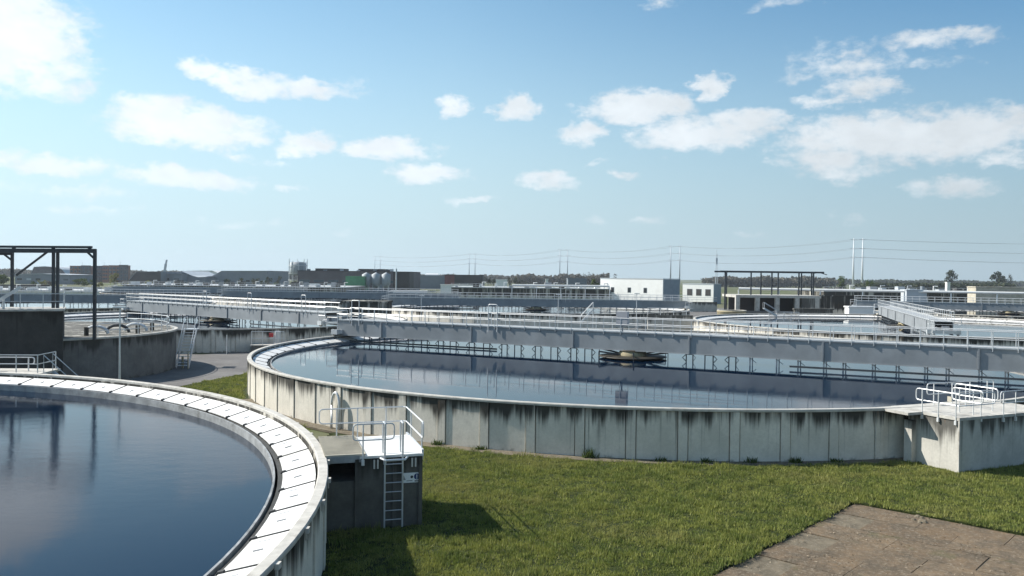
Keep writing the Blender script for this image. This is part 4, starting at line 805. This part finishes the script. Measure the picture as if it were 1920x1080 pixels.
for k, x in enumerate(sr):
    q = atY(x + 2, 514, 345); t = thing('silo', ('grey cone-roofed silo directly beside the green shed', 'middle grey cone-roofed silo between its two twins', 'grey cone-roofed silo of the three nearest the dark windowless building')[k], 'silo', (q.x, 345, 0), 0, 'three steel silos'); r = 1.85
    MB().lathe([(0, q.z + .8), (r, q.z - .2), (r, 4.4), (.5, 2.6), (.0, 2.6)], 20).build('drum', 'silo', t, True)
    for a in range(4): MB().tube([(r * .8 * math.cos(a * PI / 2 + .78), r * .8 * math.sin(a * PI / 2 + .78), 0), (r * .8 * math.cos(a * PI / 2 + .78), r * .8 * math.sin(a * PI / 2 + .78), 5)], .12, 5).build('leg', 'galv', t)
t = pbox('boiler_house', 'dark windowless box building right of the silos', 'building', 737, 768, 511, 380, 16, 'darkclad'); MB().tube([(-2.2, -.6, 0), (-2.2, -.6, t['h'] + 1.8)], .35, 8).build('flue', 'paleclad', t)
t = pbox('low_warehouse', 'low grey warehouse with pale curved rooflight', 'building', 770, 838, 517, 520, 30, 'greyclad'); MB().tube([(-t['w'] * .1, 4, t['h']), (t['w'] * .25, 4, t['h'])], 1.4, 12).build('roof_light', 'white', t)
t = pbox('red_shed', 'dark red and black shed before the row of dark trees', 'building', 834, 905, 516, 480, 25, 'darkclad'); MB().box(-t['w'] / 2 - .05, -t['w'] / 2 + 5.6, -.2, -.003, 0, t['h'] - .1).build('red_panel', 'redclad', t)
# apartment blocks
for (x0, x1, yt, Y, mats, lb) in ((131, 170, 499, 620, ('brick', 'brickdark'), 'brick and slate apartment block with stepped roof'), (181, 203, 499, 640, ('brickdark', 'brick'), 'narrow dark apartment block with pale balconies'), (204, 240, 498, 630, ('brick', 'brickdark'), 'wide brick apartment block with rooftop mast behind yellow-green tree')):
    t = pbox('apartment_block', lb, 'building', x0, x1, yt, Y, 4, mats[0]); MB().box(t['w'] * .05, t['w'] / 2 + .2, -.8, -.003, 0, t['h'] + .6).build('bay', mats[1], t)
    for fl in range(4): windows(t, 5, 2.2 + fl * 2.7, 1.5, 1.5, 'glassblue', y=-.95)
    MB().tube([(0, 3, t['h']), (0, 3, t['h'] + 3)], .1, 5).build('mast', 'polegrey', t)
def prof_hall(name, label, pts, Y, depth, mat, roofm='paleclad'):
    P = [atY(x, y, Y) for x, y in pts]; x0 = P[0].x; t = thing(name, label, 'building', (x0, Y, 0))
    m = MB(); o = len(P); top = [(p.x - x0, p.z) for p in P]; poly = [(top[0][0], 0)] + top + [(top[-1][0], 0)]; n_ = len(poly)
    m.v = [(x, 0, z) for x, z in poly] + [(x, depth, z) for x, z in poly]; m.f = [tuple(range(n_)), tuple(reversed(range(n_, 2 * n_)))] + [(i, i + n_, (i + 1) % n_ + n_, (i + 1) % n_) for i in range(n_)]
    m.build('wall', mat, t)
    r = MB(); r.v = [(x, -.4, z + .05) for x, z in top] + [(x, depth + .4, z + .05) for x, z in top] + [(x, -.4, z + .35) for x, z in top] + [(x, depth + .4, z + .35) for x, z in top]
    for i in range(o - 1): r.f += [(i, i + 1, i + 1 + o, i + o), (2 * o + i, 3 * o + i, 3 * o + i + 1, 2 * o + i + 1), (i, 2 * o + i, 2 * o + i + 1, i + 1), (i + o, i + 1 + o, 3 * o + i + 1, 3 * o + i)]
    r.build('roof', roofm, t)
    W_ = top[-1][0]; hmn = min(z for x, z in top); nwin = max(2, int(W_ / 5))
    for k in range(nwin):
        if hmn > 5 and k % 5 != 3: MB().box(W_ * (k + .25) / nwin, W_ * (k + .75) / nwin, -.12, -.003, hmn * .42, hmn * .62).build('window', random.choice(('glassblue', 'paleclad', 'glassblue', 'glass')), t)
    MB().box(W_ * .4, W_ * .4 + min(4, W_ * .2), -.15, -.004, 0, min(3.6, hmn * .38)).build('door', 'paleclad', t)
    t['w'] = top[-1][0] * 2; t['h'] = min(z for x, z in top); return t
prof_hall('sloped_hall', 'dark hall with sloping left gable beside the apartment blocks', [(242, 526), (256, 510), (302, 510), (302, 527)], 560, 40, 'darkclad', 'greyclad')
prof_hall('low_hall', 'low dark grey hall left of the swooping roof', [(303, 514), (341, 514)], 570, 30, 'greyclad', 'greyclad')
prof_hall('swoop_hall', 'hall with swooping concave pale roof', [(341, 509), (350, 513), (360, 517.5), (372, 520.5), (385, 520)], 580, 50, 'greyclad', 'paleclad')
t = prof_hall('long_hall', 'long pale grey hall with angled left end and dark trees in front', [(385, 519), (398, 518), (408, 513), (416, 508.5), (501, 508.5)], 600, 60, 'greyclad', 'paleclad')
prof_hall('white_roof', 'broad white membrane roof rising behind the swooping roof', [(336, 514), (350, 508.5), (398, 508), (412, 514)], 700, 40, 'white', 'white')
prof_hall('long_barn', 'long low hall with pale pitched roof beyond the gantry', [(28, 515), (80, 514), (132, 516)], 520, 30, 'greyclad', 'paleclad')
prof_hall('arched_hall', 'dark arched roof hall behind the gantry posts', [(58, 514), (64, 501), (85, 500), (108, 502), (117, 506), (124, 514)], 660, 40, 'brickdark', 'paleclad')
for k, (x0, x1, yt, Y, m_) in enumerate(((0, 62, 535, 330, 'darkclad'), (62, 160, 540, 300, 'greyclad'))): pbox('dark_shed', ('long dark low shed at the foot of the left gantry', 'blue-grey flat shed roof between the gantry columns')[k], 'shed', x0, x1, yt, Y, 12, m_)
# lattice gas holder tower
q = atY(559, 490, 430); gh = thing('tank_tower', 'pale lattice-framed round storage tower beside the long dark shed', 'tower', (q.x, 430, 0)); gh_h = q.z
for k in range(10): a = k * 2 * PI / 10; MB().tube([(4.7 * math.cos(a), 4.7 * math.sin(a), 0), (4.7 * math.cos(a), 4.7 * math.sin(a), gh_h + (1.2 if k % 3 == 0 else 0))], .17, 5).build('column', 'galv_white', gh)
for zz_ in (5, 8.5, 12.5): MB().ring([(4.6, zz_), (4.85, zz_), (4.85, zz_ + .25), (4.6, zz_ + .25)], 30).build('hoop', 'galv_white', gh)
MB().lathe([(0, gh_h - .2), (4.0, gh_h - .6), (4.0, 7.5), (0, 7.5)], 26).build('vessel', 'silo', gh, True); MB().lathe([(0, 3.4), (2.2, 3.2), (2.2, 0)], 16).build('pump_room', 'white', gh)
# chimney-like crane tower
q = atY(311, 487, 900); cr_ = thing('harbour_crane', 'thin kinked grey crane mast above the low dark hall', 'crane', (q.x, 900, 0)); MB().beam((-2.5, 0, 0), (-1.2, 0, q.z * .45), 3, 3).build('base', 'polegrey', cr_); MB().beam((-1.2, 0, q.z * .45), (0, 0, q.z * .8), 2, 2).build('tower', 'polegrey', cr_); MB().beam((0, 0, q.z * .78), (1.0, 0, q.z), 1.4, 1.4).build('jib', 'polegrey', cr_)
q = atY(1344, 468, 800); t = thing('lattice_mast', 'slender grey radio mast with antenna cluster near the white annex', 'mast', (q.x, 800, 0))
for a in range(3): MB().tube([(1.3 * math.cos(a * 2.1), 1.3 * math.sin(a * 2.1), 0), (.35 * math.cos(a * 2.1), .35 * math.sin(a * 2.1), q.z - 4)], .2, 4).build('leg', 'polegrey', t)
MB().tube([(0, 0, q.z - 6), (0, 0, q.z)], .18, 5).build('antenna', 'polegrey', t); MB().box(-.9, .9, -.5, .5, q.z - 14, q.z - 8).build('antenna_panel', 'polegrey', t)
# ------------------------------------------------------------------ power line
prev = None; PYL = []
for k, (xa, xb, yt, Y, lb) in enumerate(((1601, 1618, 447, 1030, 'tall pair of white tapered pylons right of the long steel gantry'), (1258, 1275, 460, 1340, 'pair of slim pylons rising behind the white building'), (1050, 1064.5, 467, 1610, 'pair of slim pylons above the leafless poplars'), (880, 891, 475, 2020, 'pair of small pylons above the dark red shed'), (703, 713, 480, 2480, 'pair of tiny pylons above the three silos'))):
    t = thing('pylon_pair', lb, 'pylon', (atY((xa + xb) / 2, 500, Y).x, Y, 0)); cx = t.location.x; tops = []
    for j, x in enumerate((xa, xb)):
        q = atY(x, yt, Y); X = q.x - cx; MB().tube([(X, 0, 0), (X, 0, q.z * .5), (X, 0, q.z)], [1.35, .95, .45], 10).build('pole', 'pole' if k == 0 else 'polegrey', t, True)
        for f in (.98, .80, .62): MB().tube([(X - 4.2, 0, q.z * f), (X + 4.2, 0, q.z * f)], .2, 4).build('cross_arm', 'wire', t)
        tops.append(Vector((q.x, Y, q.z)))
    PYL.append(tops)
far = [Vector((900, 760, 57)), Vector((912, 760, 57))]
chain = [far] + PYL
for k in range(len(chain) - 1):
    t = thing('power_cables', ('high-voltage cables running off from the white pylons past the lone trees', 'cables between the white pylons and those behind the white building', 'cables from behind the white building to above the poplars', 'cables above the poplars and dark trees', 'cables above the silos and dark shed')[k], 'cables', (0, 0, 0))
    for j in range(2):
        for f in (.98, .80, .62):
            a, b = chain[k][j] * 1, chain[k + 1][j] * 1; a = Vector((a.x, a.y, a.z * f)); b = Vector((b.x, b.y, b.z * f))
            pts_ = [a.lerp(b, i / 14) - Vector((0, 0, 7 * 4 * (i / 14) * (1 - i / 14))) for i in range(15)]
            MB().tube(pts_, .11 + .02 * k, 4, False).build('cable', 'wire', t)
# ------------------------------------------------------------------ trees
def leaves(P, size, name, mat):
    n = len(P); an = rng.uniform(0, 2 * PI, (n, 3)); Q = np.zeros((n, 4, 3)); s_z = size * rng.uniform(.6, 1.4, n)
    a = rng.normal(0, 1, (n, 3)); a /= np.linalg.norm(a, axis=1)[:, None]; b = np.cross(a, rng.normal(0, 1, (n, 3))); b /= np.linalg.norm(b, axis=1)[:, None]
    for k, (i, j) in enumerate(((-1, -.6), (1, -.4), (.7, .7), (-.8, .5))): Q[:, k] = P + (a * i + b * j) * s_z[:, None] * .5
    me = bpy.data.meshes.new(name); me.vertices.add(n * 4); me.vertices.foreach_set('co', Q.ravel()); me.loops.add(n * 4); me.loops.foreach_set('vertex_index', np.arange(n * 4)); me.polygons.add(n); me.polygons.foreach_set('loop_start', np.arange(0, n * 4, 4)); me.polygons.foreach_set('loop_total', np.full(n, 4)); me.update(); me.materials.append(MAT[mat]); return me
def tree(label, x, ytop, Y, wpx, mat='leaf_dark', n=700, crown=.65, group=None, lobes=9):
    q = atY(x, ytop, Y); H = q.z; w = wpx * Y / F; t = thing('tree', label, 'tree', (q.x, Y, 0), 0, group)
    m = MB().tube([(0, 0, 0), (.02 * w, 0, H * .4), (-.02 * w, 0, H * .8)], [max(.12, H * .025), H * .018, H * .006], 7)
    for k in range(6): a = random.uniform(0, 2 * PI); z = H * random.uniform(.3, .6); r = w * random.uniform(.2, .42); m.tube([(0, 0, z), (r * .6 * math.cos(a), r * .6 * math.sin(a), z + H * .14), (r * math.cos(a), r * math.sin(a), z + H * .28)], [H * .01, H * .007, H * .003], 5)
    m.build('trunk', 'bark', t)
    P = []; z0 = H * (1 - crown)
    for k in range(lobes):
        a = random.uniform(0, 2 * PI); rr_ = random.uniform(.1, .75) ** .7 * w * .36; zc = random.uniform(.25, .85); c = np.array([rr_ * math.cos(a), rr_ * math.sin(a), z0 + (H - z0) * zc]); s = np.array([w * .2, w * .2, (H - z0) * .2]) * random.uniform(.6, 1.15)
        d = rng.normal(0, 1, (n // lobes, 3)); d /= np.linalg.norm(d, axis=1)[:, None]; P.append(c + d * s * (rng.random((n // lobes, 1)) ** .4))
    P = np.concatenate(P); P[:, 2] = np.minimum(P[:, 2], H)
    put('crown', leaves(P, max(w * .07, .5), 'crown', mat), t)
tree('lone round tree standing clear above the low dark horizon', 1786, 506, 640, 29, 'leaf_dark', 700)
tree('broad dark tree at the far end of the low black hedge', 1871, 508, 680, 34, 'leaf_dark', 900)
tree('narrow dark tree next to the broad dark tree', 1895, 512, 680, 12, 'leaf_dark', 260)
tree('round olive bush below the white pylons', 1574, 516, 460, 30, 'leaf_green', 700, .9)
tree('small green bush just right of the white pylons', 1632, 524, 470, 22, 'leaf_green', 400, .9)
tree('yellow-green spring tree before the wide brick apartment block', 214, 512, 420, 24, 'leaf_yellow', 700, .85)
tree('olive tree behind the left gantry post', 5, 512, 400, 40, 'leaf_green', 800, .85)
tree('green bush before the brick and slate apartment block', 152, 522, 430, 34, 'leaf_green', 500, .9)
tree('green bush next to the white building, half behind a flat shelter', 1115, 520, 330, 22, 'leaf_green', 500, .9)
for k, x in enumerate((1088, 1097, 1105, 1113, 1121, 1130, 1138, 1152)): tree('leafless grey poplar in the row behind the white building', x, 510 + 2 * math.sin(k * 2.1), 700, 13, 'leaf_bare', 200, .85, 'row of leafless poplars', 6)
for k, (x, y) in enumerate(((893, 516), (905, 518), (915, 515.5), (925, 520), (942, 523), (957, 520), (970, 517), (982, 521))): tree('dark evergreen in the row right of the dark red shed', x, y, 520, 17, 'leaf_dark', 260, .85, 'row of dark evergreens', 6)
for k, (x, y) in enumerate(((455, 521), (478, 520), (503, 518), (520, 517), (430, 523))): tree('dark round tree in front of the long pale grey hall', x, y, 480, 20, 'leaf_dark', 260, .9, 'trees before the long hall', 6)
for k, (x, y) in enumerate(((60, 527), (80, 524), (98, 526), (172, 524), (186, 527), (235, 524), (255, 527), (280, 526))): tree('low spring-green shrub on the field below the halls and flats', x, y, 400, 22, ('leaf_green', 'leaf_yellow', 'leaf_bare')[k % 3], 240, .95, 'shrubs on the field edge', 6)
for k in range(16): tree('grey-brown bush on the scrubby ground before the far halls', 300 + 17 * k + random.uniform(-5, 5), 527 + random.uniform(-2, 2.5), 400, 16, ('leaf_bare', 'leaf_green', 'leaf_bare', 'leaf_dark')[k % 4], 160, .95, 'scrub bushes before the far halls', 5)
def wood(label, x0, x1, Y, ytop, jit, n, mat, size, y2=None):
    P = []; a, b = atY(x0, 520, Y).x, atY(x1, 520, Y).x
    xs = rng.uniform(a, b, n); s = np.abs(b - a)
    pxs = x0 + (xs - a) / (b - a) * (x1 - x0); top = np.array([atY(p, ytop + ((y2 or ytop) - ytop) * (p - x0) / (x1 - x0), Y).z for p in pxs]) + jit * (np.sin(pxs * .21) * .5 + np.sin(pxs * .083 + 1) + .6 * np.sin(pxs * .61)) * Y / F
    z = top * rng.random(n) ** .6
    o = put('distant_wood', leaves(np.c_[xs, Y + rng.uniform(0, 40, n), z], size, 'distant_wood', mat)); struct(o, 'stuff'); o['label'] = label; o['category'] = 'wood'
wood('distant wood behind the dark evergreens and poplars', 960, 1145, 950, 517, 2.2, 4200, 'leaf_bare', 3)
wood('distant wood behind the long steel gantry', 1330, 1570, 900, 521.5, 1.8, 5500, 'leaf_bare', 3)
wood('far low treeline behind the pipeline and white pylons', 1560, 2050, 1500, 525, 1.0, 7000, 'leaf_dark', 4, 530)
wood('low dark hedge behind the pipeline', 1640, 1910, 620, 533, .6, 9000, 'leaf_dark', 2.2)
wood('distant treeline behind the left halls', -80, 560, 1100, 505.5, 1.2, 8000, 'leaf_bare', 4, 513.5)
wood('distant trees behind the sheds and silos', 540, 960, 1200, 513.5, 1.0, 6000, 'leaf_bare', 4, 518)
# ------------------------------------------------------------------ haze
HAZE = True
if HAZE:
    hb = MB().box(-2600, 2600, -120, 2800, -1, 66); k = bpy.data.materials.new('haze'); k.use_nodes = True; k.node_tree.nodes.clear()
    pv = k.node_tree.nodes.new('ShaderNodeVolumePrincipled'); pv.inputs['Color'].default_value = (.82, .9, 1, 1); pv.inputs['Density'].default_value = .00013; pv.inputs['Anisotropy'].default_value = .2
    mo = k.node_tree.nodes.new('ShaderNodeOutputMaterial'); k.node_tree.links.new(pv.outputs[0], mo.inputs['Volume']); MAT['haze'] = k
    struct(hb.build('haze', 'haze'), 'stuff')
